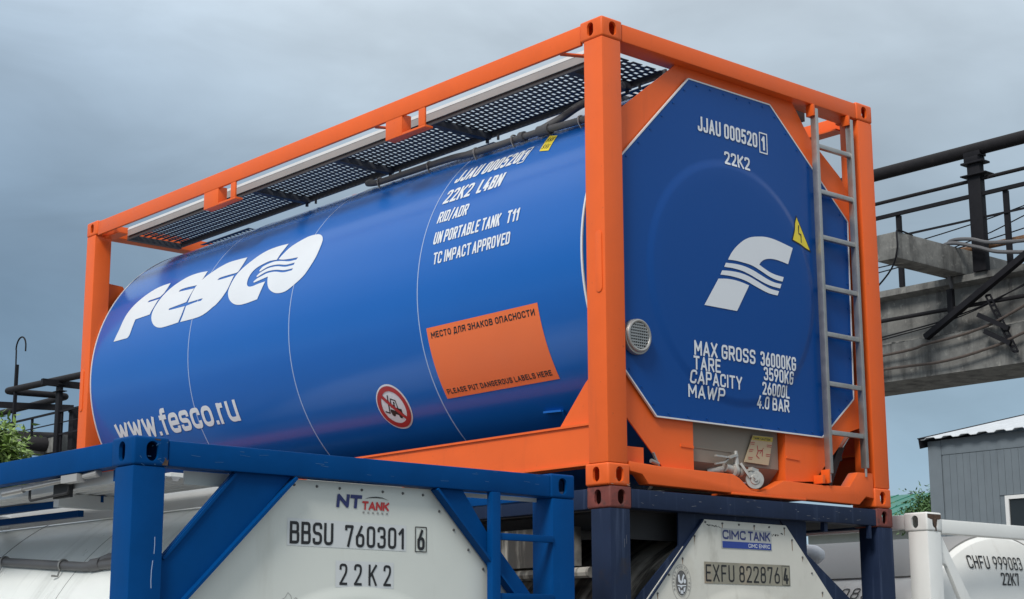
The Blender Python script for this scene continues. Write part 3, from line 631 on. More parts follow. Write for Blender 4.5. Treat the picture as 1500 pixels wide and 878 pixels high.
# round vent on the panel edge
vv = NB(); tube(vv, [(.262, .050, .815), (.262, .018, .815)], .098, 40); v0 = obj('manhole_vent', vv, 'steel', ot, bevel=.006)
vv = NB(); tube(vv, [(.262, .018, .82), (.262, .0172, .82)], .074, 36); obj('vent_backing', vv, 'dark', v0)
vv = NB()
for i in range(-4, 5):
    hh = math.sqrt(max(.0, .072 ** 2 - (i * .016) ** 2))
    box(vv, .262 + i * .016 - .0035, .262 + i * .016 + .0035, .0125, .0165, .82 - hh, .82 + hh)
    box(vv, .262 - hh, .262 + hh, .0085, .0123, .82 + i * .016 - .0035, .82 + i * .016 + .0035)
obj('vent_mesh', vv, 'steel', v0)
vv = NB(); tube(vv, [(.262 + .082 * math.cos(t), .013, .82 + .082 * math.sin(t)) for t in [2 * math.pi * i / 40 for i in range(41)]], .010, 8, False); obj('vent_rim', vv, 'steel', v0)
# ladder
ld = NB(); box(ld, 1.838, 1.866, -.012, .030, .178, 2.45); la = obj('ladder', ld, 'steel', ot, bevel=.004)
ld = NB(); box(ld, 2.188, 2.216, -.012, .030, .232, 2.45); obj('stile', ld, 'steel', la, bevel=.004)
for z_ in (2.212, 1.92, 1.629, 1.316, 1.025, .721, .425):
    ld = NB(); box(ld, 1.8665, 2.1875, -.006, .024, z_ - .014, z_ + .014); obj('rung', ld, 'steel', la, bevel=.003)
for x, z0, z1 in ((1.852, 2.40, 2.474), (2.202, 2.41, 2.474), (1.852, .12, .20)):
    ld = NB(); box(ld, x - .030, x - .0155, -.010, .05, z0, z1); box(ld, x - .0150, x + .02, .0305, .048, z0, z1); obj('ladder_bracket', ld, 'orange', la, bevel=.002)
obj('ladder_lug', box(NB(), 1.775, 1.80, .0, .07, .115, .165), 'orange', ot, bevel=.002)
obj('ladder_bolt', tube(NB(), [(1.852, .005, .20), (1.852, .005, .125)], .008, 8), 'steel', la); obj('ladder_bolt', tube(NB(), [(2.202, .005, .24), (2.202, .005, .18)], .008, 8), 'steel', la); obj('ladder_tie', bar(NB(), (2.03, .06, .35), (2.10, .05, .43), .05, .006), 'steel', la)
# stays and hose behind the ladder
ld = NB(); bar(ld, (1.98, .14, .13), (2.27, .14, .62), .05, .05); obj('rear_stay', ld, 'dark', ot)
ld = NB(); tube(ld, smooth_path([(2.05, .35, 2.19), (2.16, .30, 2.16), (2.235, .26, 2.05), (2.255, .24, 1.9), (2.255, .24, 1.2), (2.255, .24, .3)]), .016, 10); obj('drain_hose', ld, 'conduit', ot)
# long bottom rails with flanges and knee gussets
for X, s in ((.02, 1), (W - .02, -1)):
    bm = NB(); x0, x1 = sorted((X, X + s * .012)); box(bm, x0, x1, .1505, L - .1505, .125, .325)
    x0, x1 = sorted((X - s * .012, X + s * .10)); box(bm, x0, x1, .1505, L - .1505, .3255, .337); box(bm, x0, x1, .1505, L - .1505, .113, .1245)
    obj('bottom_rail', bm, 'orange', ot)
    for y0, k in ((.1505, 1), (L - .1505, -1)):
        bm = NB(); prism(bm, [(y0, .3375), (y0 + k * .255, .3375), (y0 + k * .05, .56), (y0, .60)], 'x', *sorted((X + s * .015, X + s * .023))); obj('knee_gusset', bm, 'orange', ot)
for x, y in ((0.0035, .05), (.0035, L - .05)):
    bm = NB(); prism(bm, [(y + p[0], 1.20 + p[1]) for p in oval(.05, .34)], 'x', x - .006, x + .002); obj('post_boss', bm, 'orange', ot, bevel=.004)
# far end: rail, plates
for s in (0, 1):
    f = (lambda x: x) if s == 0 else (lambda x: W - x)
    bm = NB()
    plate(bm, [(f(.15), 2.10), (f(.15), 1.70), (f(.40), 1.95), (f(.30), 2.09)] if s == 0 else [(f(.15), 2.10), (f(.15), 1.70), (f(.78), 2.30), (f(.78), 2.474), (f(.55), 2.474)], L - .09, L - .08); obj('corner_gusset', bm, 'orange', ot); bm = NB()
    plate(bm, [(f(.15), .80), (f(.15), .12), (f(.70), .12), (f(.70), .40)], L - .09, L - .08); obj('corner_gusset', bm, 'orange', ot)
obj('corner_plate', prism(NB(), [(.151, L - .179), (.151, L - .42), (.06, L - .42), (.06, L - .179)], 'z', H - .145, H - .135), 'orange', ot); obj('corner_plate', prism(NB(), [(W - .151, .179), (W - .151, .52), (W - .06, .52), (W - .06, .179)], 'z', H - .145, H - .135), 'orange', ot)
obj('top_brace', box(NB(), 1.5, W - .075, .42, .50, H - .16, H - .1455), 'orange', ot)
# top cleats under the side rail
for ya, yb in ((1.82, 1.99), (4.02, 4.22)):
    bm = NB(); box(bm, .010, .085, ya, yb, H - .255, H - .1155); obj('rail_cleat', bm, 'orange', ot, bevel=.003)
    bm = NB(); box(bm, .010, .022, ya - .235, ya - .17, H - .24, H - .1155); box(bm, .0105, .075, ya - .235, ya - .001, H - .255, H - .2405); obj('cleat_bracket', bm, 'orange', ot, bevel=.002)
# walkway
wk = NB(); wz = 2.497
grating(wk, .275, .725, .24, 5.80, wz, 8, .046)
wm = obj('walkway', wk, 'grating', ot, smooth=False)
for q in ((.86, 1.95, .24, .72, wz, 14, .056), (.90, 1.30, 1.95, 2.60, wz, 5, .056), (.90, 1.30, 5.0, 5.75, wz, 5, .056)):
    wk = NB(); grating(wk, *q); obj('cross_walkway', wk, 'grating', wm, smooth=False)
wk = NB()
box(wk, .246, .258, .22, 5.82, wz - .045, wz + .012); box(wk, .738, .752, .22, 5.82, wz - .032, wz + .012)
for y in (.5, 1.80, 2.86, 3.90, 5.80):
    box(wk, .2585, .7375, y, y + .05, wz - .045, wz - .002)
for y in (.22, .73): box(wk, .861, 2.0, y - .02, y + .012, wz - .05, wz + .01)
obj('walkway_frame', wk, 'grating', wm)
for y in (.5, 1.80, 2.86, 3.90):
    wk = NB(); tube(wk, [(.72, y + .02, wz - .046), (.72, y + .02, wz - .07)], .012, 8); tube(wk, [(.745, y - .06, wz - .033), (.745, y - .06, wz - .06)], .009, 8); obj('walkway_bolt', wk, 'grating', wm)
wk = NB(); box(wk, .234, .240, .20, 5.80, wz - .018, wz + .030); obj('walkway_edge', wk, 'edge_grey', wm)
wk = NB(); prism(wk, [(.232, wz + .0305), (.238, wz + .0305), (.248, wz + .056), (.242, wz + .056)], 'y', .20, 5.80); obj('walkway_lip', wk, 'alu', wm)
for y in (.42, 2.2): obj('walkway_tie', bar(NB(), (.08, y, wz + .0), (.26, y - .12, wz - .01), .04, .008), 'orange', wm)
for y in (1.62, 3.5): obj('walkway_tie', box(NB(), .87, 1.05, y, y + .05, wz - .04, wz - .032), 'orange', wm)
obj('top_housing', box(NB(), 1.0, 1.6, .85, 1.55, 2.503, 2.62), 'alu', ot, bevel=.01); obj('top_housing', box(NB(), 1.0, 1.35, 3.2, 3.9, 2.503, 2.53), 'alu', ot, bevel=.01)
# conduit clipped to the barrel shoulder
cd = [(.72, 3.10, 2.445), (.60, 2.98, 2.38), (.545, 2.76, 2.335), (.53, 2.45, 2.325), (.47, 1.90, 2.29), (.425, 1.58, 2.25), (.41, 1.02, 2.235), (.40, .88, 2.225), (.37, .53, 2.195), (.345, .19, 2.17)]
cn = obj('conduit', tube(NB(), smooth_path(cd), .022, 12), 'conduit', ot)
cb = NB(); tube(cb, smooth_path([(.39, .95, 2.23), (.43, .80, 2.28), (.52, .74, 2.36), (.58, .62, 2.41), (.62, .45, 2.44)]), .024, 12); tube(cb, [(.40, .96, 2.23), (.40, .86, 2.225)], .034, 12); tube(cb, [(.41, 1.14, 2.24), (.41, 1.10, 2.238)], .032, 12); obj('conduit_branch', cb, 'conduit', cn)
for x, y, z_ in ((.545, 2.76, 2.335), (.50, 2.15, 2.305), (.425, 1.58, 2.25), (.41, 1.2, 2.24), (.372, .56, 2.197)):
    cb = NB(); d = Vector((x - W / 2, 0, z_ - TZ)).normalized()
    c0 = Vector((x, y, z_)); e = Vector((d.z, 0, -d.x))
    tube(cb, [c0 + (d * math.sin(t) + e * math.cos(t)) * .027 for t in [math.pi * i / 10 for i in range(11)]], .006, 6)
    bar(cb, c0 - e * .026 , c0 - e * .030 - d * .045, .014, .006, (0, 1, 0)); obj('conduit_clip', cb, 'steel', cn)

# ================================================================== BLUE FRAMED WHITE TANK CONTAINER IN FRONT
bt = empty('tank_container', (-2.879, -.258, 0), 'bright blue framed container around a white tank, nearest the viewer at the lower left', 'tank container', 'tank containers in the yard', .018)
frame(bt, 'frame_blue', 'frame_blue', railz=(.114, .010), side=(.113, .012))
BR, BZ = 1.17, 1.345
btk = cylinder_tank(bt, 'tank', 'white_tank', BR, BZ, .16, 5.9, .03, .03)
for y in (2.02, 3.4, 4.6): band(btk, 'tank_seam', 'seam_dark', BR, BZ, y, .006, .0015)
for y in (1.05, 2.75): band(btk, 'tank_seam', 'decal_grey', BR, BZ, y, .004, .001)
BP = [(.803, H - .119), (1.568, H - .119), (2.20, H - .725), (2.20, .75), (1.86, .40), (.42, .40), (.21, .62), (.21, H - .692)]
bp, bsurf = bowed_panel(bt, 'white_panel', BP[::-1], .058, 1.17, 1.18, .86, .012)
def bmap(u, v, off): return (u, bsurf(u, H + v) - off, H + v)
tx = [text('BBSU', .791, -.394, .228, .095, .135, .14), text('760301', 1.082, -.397, .328, .095, .13, .17), text('6', 1.489, -.397, .042, .092, .15) + [stroke([(1.4775, -.404), (1.541, -.404), (1.541, -.2935), (1.4775, -.2935)], .0045, True)]]
tx.append(text('22K2', 1.056, -.562, .283, .092, .115, .55))
lines('panel_marking', tx, bmap, 'decal_black', bp, .003)
lines('film_strip', [[[[(.778, -.402), (1.425, -.405), (1.425, -.29), (.778, -.286)]]], [[[(1.035, -.572), (1.355, -.572), (1.355, -.458), (1.035, -.458)]]]], bmap, 'film_pale', bp, .0012)
lg = decal('maker_logo', text('NT', 1.032, -.2275, .135, .059, .27, .05, .10), bmap, 'decal_navy', bp, .003)
decal('logo_word', text('TANK', 1.172, -.231, .150, .038, .24, .06, .08), bmap, 'decal_rred', lg, .003)
decal('logo_arc', [[[(1.185, -.1835), (1.215, -.1745), (1.25, -.170), (1.285, -.172), (1.325, -.185), (1.288, -.176), (1.25, -.1755), (1.215, -.178)]]], bmap, 'decal_black', lg, .003)
g = []
for i in range(6):
    u = 1.178 + i * .0262
    g += [stroke([(u, -.2465), (u + .008, -.2465), (u + .008, -.2395), (u, -.2395)], .0018, True), stroke([(u, -.243), (u + .008, -.243)], .0018)]
decal('logo_small_print', g, bmap, 'decal_grey', lg, .003)
rv = NB()
for (x, z_) in [(.809, -.144), (.928, -.144), (1.05, -.145), (1.171, -.145), (1.288, -.146), (1.403, -.146), (1.52, -.147), (1.617, -.216), (1.7045, -.297), (1.794, -.385), (1.885, -.47)]:
    tube(rv, [(x, .0585, H + z_), (x, .053, H + z_)], [.0065, .005], 10)
obj('panel_bolt', rv, 'seam_dark', bp)['kind'] = 'stuff'
bm = NB(); sk = [(1.0, -1.2)]
decal('chalk_mark', [stroke([(.775, -.622), (.79, -.600), (.805, -.612), (.812, -.640), (.83, -.62), (.85, -.635)], .0018), stroke([(.74, -.64), (.775, -.622)], .0018)], bmap, 'decal_grey', bp, .0014)
# diagonal corner braces with lipped inner edge
bm = NB(); plate(bm, [(.151, H - .484), (.151, H - .72), (.205, H - .70), (.775, H - .1145), (.487, H - .1145)], .030, .050); bar(bm, (.185, .022, H - .715), (.785, .022, H - .120), .012, .05, (0, 1, 0)); bar(bm, (.166, .035, H - .4805), (.493, .035, H - .121), .012, .03, (0, 1, 0)); obj('corner_brace', bm, 'frame_blue', bt)
bm = NB(); plate(bm, [(1.565, H - .1145), (1.737, H - .1145), (1.877, H - .2906), (2.285, H - .705), (2.285, H - .86), (2.20, H - .74)], .030, .050); bar(bm, (1.562, .022, H - .120), (2.235, .022, H - .772), .012, .05, (0, 1, 0)); obj('corner_brace', bm, 'frame_blue', bt)
bm = NB(); box(bm, .151, 2.285, .01, .09, .13, .24); obj('bottom_sill', bm, 'frame_blue', bt, bevel=.008)
# end ladder
ld = NB(); box(ld, 1.884, 1.936, -.012, .028, .25, H - .1145); la = obj('ladder', ld, 'frame_blue', bt, bevel=.004)
for z_ in (-.319, -.597, -.88, -1.16, -1.44, -1.72, -2.0):
    ld = NB(); box(ld, 1.9365, 2.2865, -.004, .026, H + z_ - .016, H + z_ + .016); obj('rung', ld, 'frame_blue', la, bevel=.003)
ld = NB(); tube(ld, smooth_path([(1.98, .42, H - .36), (2.10, .36, H - .42), (2.19, .30, H - .52), (2.20, .28, H - .66), (2.20, .28, H - 1.4)]), .020, 12); obj('drain_hose', ld, 'conduit', bt)
# paint scratches and chips
sm = lambda u, v, off: (u, .004 - off, H + v)
decal('paint_scratch', [stroke([(.1127, -.3975), (.1135, -.43), (.112, -.464)], .003), stroke([(.108, -.490), (.1035, -.53), (.1030, -.57), (.105, -.598)], .0035)], sm, 'seam', bt, .0008)
cm2 = lambda u, v, off: (u, -off, H + v)
g = []
rr = random.Random(5)
for i in range(14):
    x = rr.uniform(.02, .15); z_ = rr.uniform(-.112, -.010); l = rr.uniform(.004, .018); a = rr.uniform(-.8, .8)
    g.append(stroke([(x, z_), (x + l * math.cos(a), z_ + l * math.sin(a))], rr.uniform(.0012, .003)))
decal('casting_scuff', g, cm2, 'blue_scuff', bt, .0006)
g = []
for i in range(18):
    x = rr.uniform(.2, 2.2); z_ = rr.uniform(-.108, -.016); l = rr.uniform(.008, .05); a = rr.uniform(-.3, .3)
    g.append(stroke([(x, z_), (x + l * math.cos(a), z_ + l * math.sin(a) * .3)], rr.uniform(.001, .002)))
decal('rail_scuff', g, lambda u, v, off: (u, .005 - off, H + v), 'blue_scuff', bt, .0006)
decal('rust_chip', [[smooth_poly([(.128, -.113), (.155, -.113), (.158, -.088), (.150, -.095), (.146, -.080), (.138, -.098)], 60)], [smooth_poly([(.090, -.008), (.12, -.010), (.118, -.015), (.10, -.014)], 60)]], cm2, 'rust', bt, .0007)
# walkway, rail lining, latch and stays under the side rail
wk = NB()
for i in range(7): prism(wk, [(.17 + i * .062, H - .135), (.18 + i * .062, H - .150), (.20 + i * .062, H - .150), (.21 + i * .062, H - .135), (.232 + i * .062, H - .135), (.232 + i * .062, H - .131), (.17 + i * .062, H - .131)], 'y', .20, 5.6)
bw = obj('walkway', wk, 'alu', bt)
wk = NB(); box(wk, .080, .084, .155, 5.7, H - .165, H - .1135); box(wk, .64, .66, .2, 5.6, H - .215, H - .130); box(wk, .2, .64, 1.0, 1.05, H - .21, H - .152); box(wk, .2, .64, 2.4, 2.45, H - .21, H - .152); obj('walkway_edge', wk, 'alu', bw)
obj('rail_lining', box(NB(), .30, 1.3, .110, .118, H - .17, H - .1145), 'white_panel', bt); obj('rail_lining', box(NB(), 1.62, 2.28, .110, .118, H - .134, H - .1145), 'white_panel', bt)
wk = NB(); box(wk, .045, .15, .151, .235, H - .165, H - .1185); obj('walkway_bracket', wk, 'frame_blue', bt); obj('walkway_stay', bar(NB(), (.42, 1.0, H - .165), (.17, 4.2, H - .175), .03, .03), 'frame_blue', bt); obj('walkway_stay', bar(NB(), (.52, 1.4, H - .20), (.36, 4.2, H - .21), .03, .03), 'frame_blue', bt)
wk = NB(); tube(wk, elbow([(.05, .62, H - .14), (.05, .62, H - .185), (.05, .98, H - .195), (.05, .98, H - .14)], .02), .006, 8); box(wk, .06, .075, .63, .78, H - .20, H - .125); wl = obj('latch', wk, 'dark', bt)
wk = NB(); tube(wk, [(.03, .45, H - .130), (.03, 1.15, H - .150)], .008, 8); tube(wk, [(.03, 1.0, H - .148), (.03, 1.2, H - .153)], .012, 8); obj('latch_rod', wk, 'steel', wl)
wk = NB(); tube(wk, [(.03, .33, H - .125), (.03, .45, H - .130)], [.016, .012], 10); box(wk, .0, .045, .46, .60, H - .150, H - .118); obj('latch_stop', wk, 'edge_grey', wl)
obj('top_housing', box(NB(), .70, 1.5, .9, 1.7, H - .129, H - .03), 'plate_grey', bt, bevel=.01)
# conduit clipped along the barrel
a_ = R(26.5)
def bpt(y, r, a): return (W / 2 - r * math.cos(a), y, BZ + r * math.sin(a))
tb = obj('conduit', tube(NB(), [bpt(.30, BR + .02, R(41)), bpt(.95, BR + .02, R(40.5)), bpt(1.8, BR + .02, R(44)), bpt(2.6, BR + .02, R(48.5)), bpt(5.6, BR + .02, R(52))], .021, 12), 'conduit', bt)
cl = NB(); tube(cl, [bpt(.45, BR + .03, R(42.5)), bpt(.75, BR + .03, R(42)), bpt(.86, BR + .02, R(41))], .022, 10); tube(cl, [bpt(.80, BR + .02, R(41)), bpt(.88, BR + .02, R(40.7))], .030, 12); obj('conduit_branch', cl, 'conduit', tb)
for y, a in ((1.17, 41.4), (1.85, 44.2), (2.5, 47.9)):
    cl = NB(); c0 = Vector(bpt(y, BR + .02, R(a))); d = Vector((-math.cos(R(a)), 0, math.sin(R(a)))); e = Vector((math.sin(R(a)), 0, math.cos(R(a))))
    tube(cl, [c0 + (d * math.sin(t) + e * math.cos(t)) * .026 for t in [math.pi * i / 10 for i in range(11)]] + [c0 - e * .055 - d * .012, c0 - e * .062 + Vector((0, .03, 0))], .005, 6); obj('conduit_clip', cl, 'steel_dark', tb)

# ================================================================== NAVY CONTAINER UNDER THE ORANGE ONE
nv = empty('tank_container', (.014, .004, 0), 'worn navy framed container with red oxide corner blocks, underneath the orange one', 'tank container', 'tank containers in the yard')
frame(nv, 'navy', 'oxide', railz=(.112, .012), side=(.118, .010))
NR, NZ = 1.14, 1.28
ntk = cylinder_tank(nv, 'tank', 'dirty_tank', NR, NZ, .2, 5.85, .03, .03)
NP = [(.765, H - .140), (1.480, H - .143), (2.20, H - .95), (2.20, .8), (1.86, .40), (.42, .40), (.21, .72), (.21, H - .69)]
NP = [(.765, H - .140), (1.480, H - .143), (2.20, H - .875), (2.20, .8), (1.86, .40), (.42, .40), (.21, .72), (.21, H - .69)]
npn, nsurf = bowed_panel(nv, 'dirty_panel', NP[::-1], .058, 1.10, 1.22, .87, .012)
def nmap(u, v, off): return (u, nsurf(u, H + v) - off, H + v)
pl = decal('maker_plate', [[[(.917, -.293), (1.346, -.293), (1.346, -.182), (.917, -.182)]]], nmap, 'plate_grey', npn, .002)
decal('plate_band', [[[(.925, -.290), (1.341, -.290), (1.341, -.253), (.925, -.253)]]], nmap, 'decal_bblue', pl, .003)
decal('plate_lettering', text('CIMC', .927, -.2415, .195, .051, .20, .08) + text('TANK', 1.143, -.2415, .190, .051, .20, .08), nmap, 'decal_navy', pl, .003)
decal('plate_small_lettering', text('CIMC ENRIC', 1.142, -.282, .185, .021, .17, .12), nmap, 'decal_white', pl, .0042)
ep = decal('number_plate', [[[(.771, -.489), (1.500, -.489), (1.500, -.371), (.771, -.371)]]], nmap, 'plate_olive', npn, .002)
decal('plate_number', text('EXFU 822876', .781, -.477, .625, .092, .105, .20) + text('4', 1.438, -.477, .046, .09, .16) + [stroke([(1.428, -.484), (1.494, -.484), (1.494, -.376), (1.428, -.376)], .0025, True)], nmap, 'decal_black', ep, .0032)
sc = (.5865, -.490)
g = [stroke(ellipse(*sc, .074, .098, 56), .002, True), stroke(ellipse(*sc, .049, .074, 48), .002, True)]
word = 'BUREAU VERITAS 1828'
for i, ch in enumerate(word):
    if ch == ' ': continue
    a = R(205 - i * 230 / (len(word) - 1)); q = (sc[0] + .062 * math.cos(a), sc[1] + .086 * math.sin(a)); b = a - math.pi / 2
    P = text(ch, -.0045, -.006, .009 if ch not in 'I1' else .003, .012, .2)[0]
    g.append([[(q[0] + x * math.cos(b) - y * math.sin(b), q[1] + x * math.sin(b) + y * math.cos(b)) for x, y in p] for p in P])
sl_ = decal('inspection_seal', g, nmap, 'decal_grey', npn, .002)
decal('seal_field', [[ellipse(*sc, .043, .066)]], nmap, 'seam_dark', sl_, .0022)
fx_ = lambda pts: [(sc[0] + x * .001, sc[1] + y * .001) for x, y in pts]
decal('seal_figure', [[fx_([(-30, 40), (-18, 44), (-12, 14), (-2, 8), (6, 34), (14, 46), (24, 40), (14, 22), (12, 2), (-4, -6), (-10, -4), (-26, 6)])], [fx_(ellipse(24, 8, 9, 12, 14))], [fx_([(-34, -12), (34, -12), (34, -18), (6, -19), (-2, -30), (-14, -20), (-34, -18)])], [fx_([(-30, -26), (-18, -26), (-10, -48), (-20, -46)])], [fx_([(14, -26), (30, -24), (24, -46), (12, -50)])], [fx_([(-6, -40), (6, -40), (12, -58), (-12, -58)])]], nmap, 'decal_white', sl_, .0034)
rv = NB()
for (x, z_) in [(.79, -.155), (.93, -.156), (1.07, -.157), (1.20, -.158), (1.33, -.159), (1.465, -.16), (.70, -.235), (.60, -.36), (.49, -.45), (.40, -.55), (1.53, -.225), (1.62, -.32), (1.70, -.41), (1.79, -.52)]:
    tube(rv, [(x, .0585, H + z_), (x, .053, H + z_)], [.0065, .005], 10)
obj('panel_bolt', rv, 'seam_dark', npn)['kind'] = 'stuff'
g = []
for i in range(26):
    u = .80 + random.random() * .12; g.append([ellipse(u, -.168 - (u - .80) * .08 + random.uniform(-.004, .004), random.uniform(.002, .007), random.uniform(.001, .003), 8)])
for i in range(22):
    u = 1.35 + random.random() * .10; g.append([ellipse(u, -.205 + (u - 1.35) * .12 + random.uniform(-.006, .006), random.uniform(.002, .006), random.uniform(.001, .004), 8)])
decal('soot_mark', g, nmap, 'decal_black', npn, .0006)
bm = NB(); plate(bm, [(.58, H - .1125), (.80, H - .1125), (.80, H - .14), (.21, H - .72), (.155, H - .72), (.155, H - .655), (.58, H - .289)], .064, .074); bar(bm, (.225, .060, H - .69), (.765, .060, H - .142), .008, .03, (0, 1, 0)); obj('corner_brace', bm, 'navy', nv)
bm = NB(); plate(bm, [(1.44, H - .1125), (1.672, H - .1125), (1.672, H - .300), (2.06, H - .55), (2.283, H - .70), (2.283, H - 1.05), (2.19, H - .92)], .064, .074); obj('corner_brace', bm, 'navy', nv)
bm = NB(); box(bm, .155, 2.283, .01, .09, .13, .24); obj('bottom_sill', bm, 'navy', nv, bevel=.008)
obj('header_plate', box(NB(), .8005, 1.4395, .0645, .0735, H - .20, H - .1125), 'navy', nv)
obj('ladder_lug', box(NB(), 1.80, 1.83, .03, .06, H - .165, H - .1125), 'navy', nv); obj('ladder_lug', box(NB(), 2.20, 2.222, .006, .03, H - .19, H - .1125), 'navy', nv)
bm = NB(); box(bm, .1645, 2.27, .0955, 5.7, H - .112, H - .100); box(bm, .25, .30, .3, 5.7, H - .20, H - .1125); box(bm, .16, 1.45, .18, .19, H - .26, H - .1125); obj('walkway', bm, 'dark', nv)  # slab and hanging sheet close the gaps; near-black colour paints the shade there
obj('hose_tray', box(NB(), .085, .17, .4, 5.6, H - .40, H - .19), 'dirty_tank', nv); obj('side_pipe', tube(NB(), [(.10, .25, H - .44), (.12, 1.6, H - .44)], .03, 10), 'dirty_tank', nv)

g = []
rr = random.Random(11)
for (x, z_) in [(.93, -.160), (1.20, -.162), (1.465, -.164), (.60, -.364), (.40, -.554), (1.62, -.324), (1.79, -.524), (.70, -.24), (1.53, -.23)]:
    l = rr.uniform(.02, .06); g.append([[(x - .004, z_), (x + .004, z_), (x + .0015 + rr.uniform(-.003, .003), z_ - l), (x - .001, z_ - l * .9)]])
decal('rust_run', g, nmap, 'rust_film', npn, .0005)
nm3 = lambda u, v, off: (u, .004 - off, H + v)
g = []
for i in range(26):
    x = rr.uniform(.2, 2.2); z_ = rr.uniform(-.105, -.018); l = rr.uniform(.006, .04); a = rr.uniform(-.5, .5)
    g.append(stroke([(x, z_), (x + l * math.cos(a), z_ + l * math.sin(a) * .4)], rr.uniform(.0012, .003)))
decal('paint_scuff', g, lambda u, v, off: (u, .005 - off, H + v), 'scuff', nv, .0006)
g = []
for i in range(16):
    x = rr.uniform(.015, .145); z_ = rr.uniform(-1.6, -.13); l = rr.uniform(.01, .05)
    g.append(stroke([(x, z_), (x + rr.uniform(-.004, .004), z_ - l)], rr.uniform(.001, .0025)))
decal('post_scuff', g, nm3, 'scuff', nv, .0006)

# ================================================================== WHITE CONTAINER AT THE RIGHT
wt = empty('tank_container', (2.80, 0, 0), 'white framed container with a rust stained corner block, right of the navy frame', 'tank container', 'tank containers in the yard')
frame(wt, 'white_paint', 'white_paint', railz=(.128, .040), side=(.10, .010))
WR, WZ = 1.205, 1.30
wtk = cylinder_tank(wt, 'tank', 'white_paint', WR, WZ, .30, 5.7, .17, .3)
a0 = 49
bm = NB(); rings = []
for i in range(41):
    a = R(a0 + (180 - 2 * a0) * i / 40); rings.append([bm.verts.new((W / 2 - r * math.cos(a), y, WZ + r * math.sin(a))) for r, y in ((WR + .001, .305), (WR + .012, .305), (WR + .012, 5.6), (WR + .001, 5.6))])
for a, b in zip(rings, rings[1:]):
    for k in range(4): bm.faces.new((a[k], a[(k + 1) % 4], b[(k + 1) % 4], b[k]))
bm.faces.new(rings[0]); bm.faces.new(rings[-1][::-1])
obj('cover_sheet', bm, 'grey_cover', wtk)
def wend(u, v, off):
    d = min(.999, math.hypot(u - W / 2, v - WZ) / WR)
    # near dish: r = R sin t, y = y0 - dish cos t
    return (u, .30 - .17 * math.sqrt(1 - d * d) - off, v)
def wfit(u, v, off): return wend(u, H + v, off)
lines('end_marking', [text('CHFU', .765, -.322, .225, .088, .12, .16), text('999083', 1.035, -.322, .345, .088, .105, .16), text('22K7', 1.09, -.428, .215, .085, .13, .16)], wfit, 'decal_black', wtk, .004)
def wside(u, v, off):
    a = v / WR; r = WR + off; return (W / 2 - r * math.cos(a), -u, WZ + r * math.sin(a))
decal('side_number', text('999083', -1.22, .835, .52, .10, .11, .22) + text('0', -.60, .835, .065, .10, .13), wside, 'decal_black', wtk, .004, .04)
bm = NB(); plate(bm, [(.151, H - .285), (.151, H - .40), (.12, H - .40), (.46, H - .86), (.62, H - .90), (.09, H - .1285), (.163, H - .1285), (.62, H - .70), (.90, H - 1.1), (.76, H - 1.1)][0:0] or [(.10, H - .1285), (.165, H - .1285), (.46, H - .53), (.88, H - 1.08), (.76, H - 1.08), (.35, H - .5374)], .02, .05); plate(bm, [(.1515, H - .22), (.26, H - .36), (.20, H - .318), (.1515, H - .318)], .022, .048); obj('corner_brace', bm, 'white_paint', wt, bevel=.004)
bm = NB(); box(bm, .151, 2.285, .01, .09, .13, .24); obj('bottom_sill', bm, 'white_paint', wt, bevel=.008)
cmw = lambda u, v, off: (u, -off, H + v)
decal('rust_patch', [[smooth_poly([(.005, -.012), (.150, -.012), (.152, -.038), (.12, -.045), (.09, -.042), (.05, -.046), (.006, -.036)], 60)], [smooth_poly([(.055, -.044), (.11, -.042), (.098, -.075), (.10, -.117), (.088, -.117), (.075, -.085)], 60)]], cmw, 'rust', wt, .0008)
bm = NB()
for i in range(9):
    t = i / 8
bm = NB(); tube(bm, [(.32, 1.9, H - .21), (.32, 1.20, H - .21), (.32, 1.14, H - .21), (.32, 1.095, H - .21), (.32, 1.08, H - .21)], [.075, .075, .065, .04, .012], 20); obj('air_bottle', bm, 'decal_white', wt)

# ================================================================== PIPE TRESTLE BEHIND
X0 = 13.0
tr = empty('pipe_trestle', (X0, 6, 0), 'weathered concrete trestle girder with cross beams carrying pipes high above the yard', 'trestle')
tr_inv = Vector((X0, 6, 0))
def tob(name, bm, m_, parent, **k):
    bmesh.ops.translate(bm, verts=bm.verts, vec=-tr_inv); return obj(name, bm, m_, parent, **k)
Y0t, Y1t = -14, 70
bm = NB()
prism(bm, [(13.0, 6.70), (13.0, 6.61), (13.16, 6.57), (13.16, 5.98), (13.0, 5.92), (13.0, 5.39), (14.1, 5.39), (14.1, 5.92), (13.94, 5.98), (13.94, 6.57), (14.1, 6.61), (14.1, 6.70)], 'y', Y0t, Y1t)
tob('girder', bm, 'concrete', tr, smooth=False)
for y in (-8, 6.2 + 14, 34.1, 48):
    bm = NB(); prism(bm, [(11.5, 6.7105), (14.6, 6.7105), (14.6, 7.07), (11.5, 7.07)], 'y', y, y + .33); tob('cross_beam', bm, 'concrete', tr, bevel=.02)
bm = NB(); prism(bm, [(11.5, 6.7105), (14.6, 6.7105), (14.6, 7.07), (11.5, 7.07)], 'y', 6.265, 6.60); tob('cross_beam', bm, 'concrete', tr, bevel=.02)
for y in (-8, 20.2, 34.1, 48):
    bm = NB(); box(bm, 13.15, 13.95, y - .35, y + .35, 0, 5.389); tob('column', bm, 'concrete', tr, bevel=.03)
rub = NB()
for i in range(420):
    y = random.uniform(2, 14); s = random.uniform(.008, .03)
    box(rub, 13.01 + random.random() * .1, 13.03 + random.random() * .12 + s, y, y + s * random.uniform(1, 2.5), 5.925, 5.935 + s * random.random())
tob('ledge_debris', rub, 'concrete', tr)['kind'] = 'stuff'
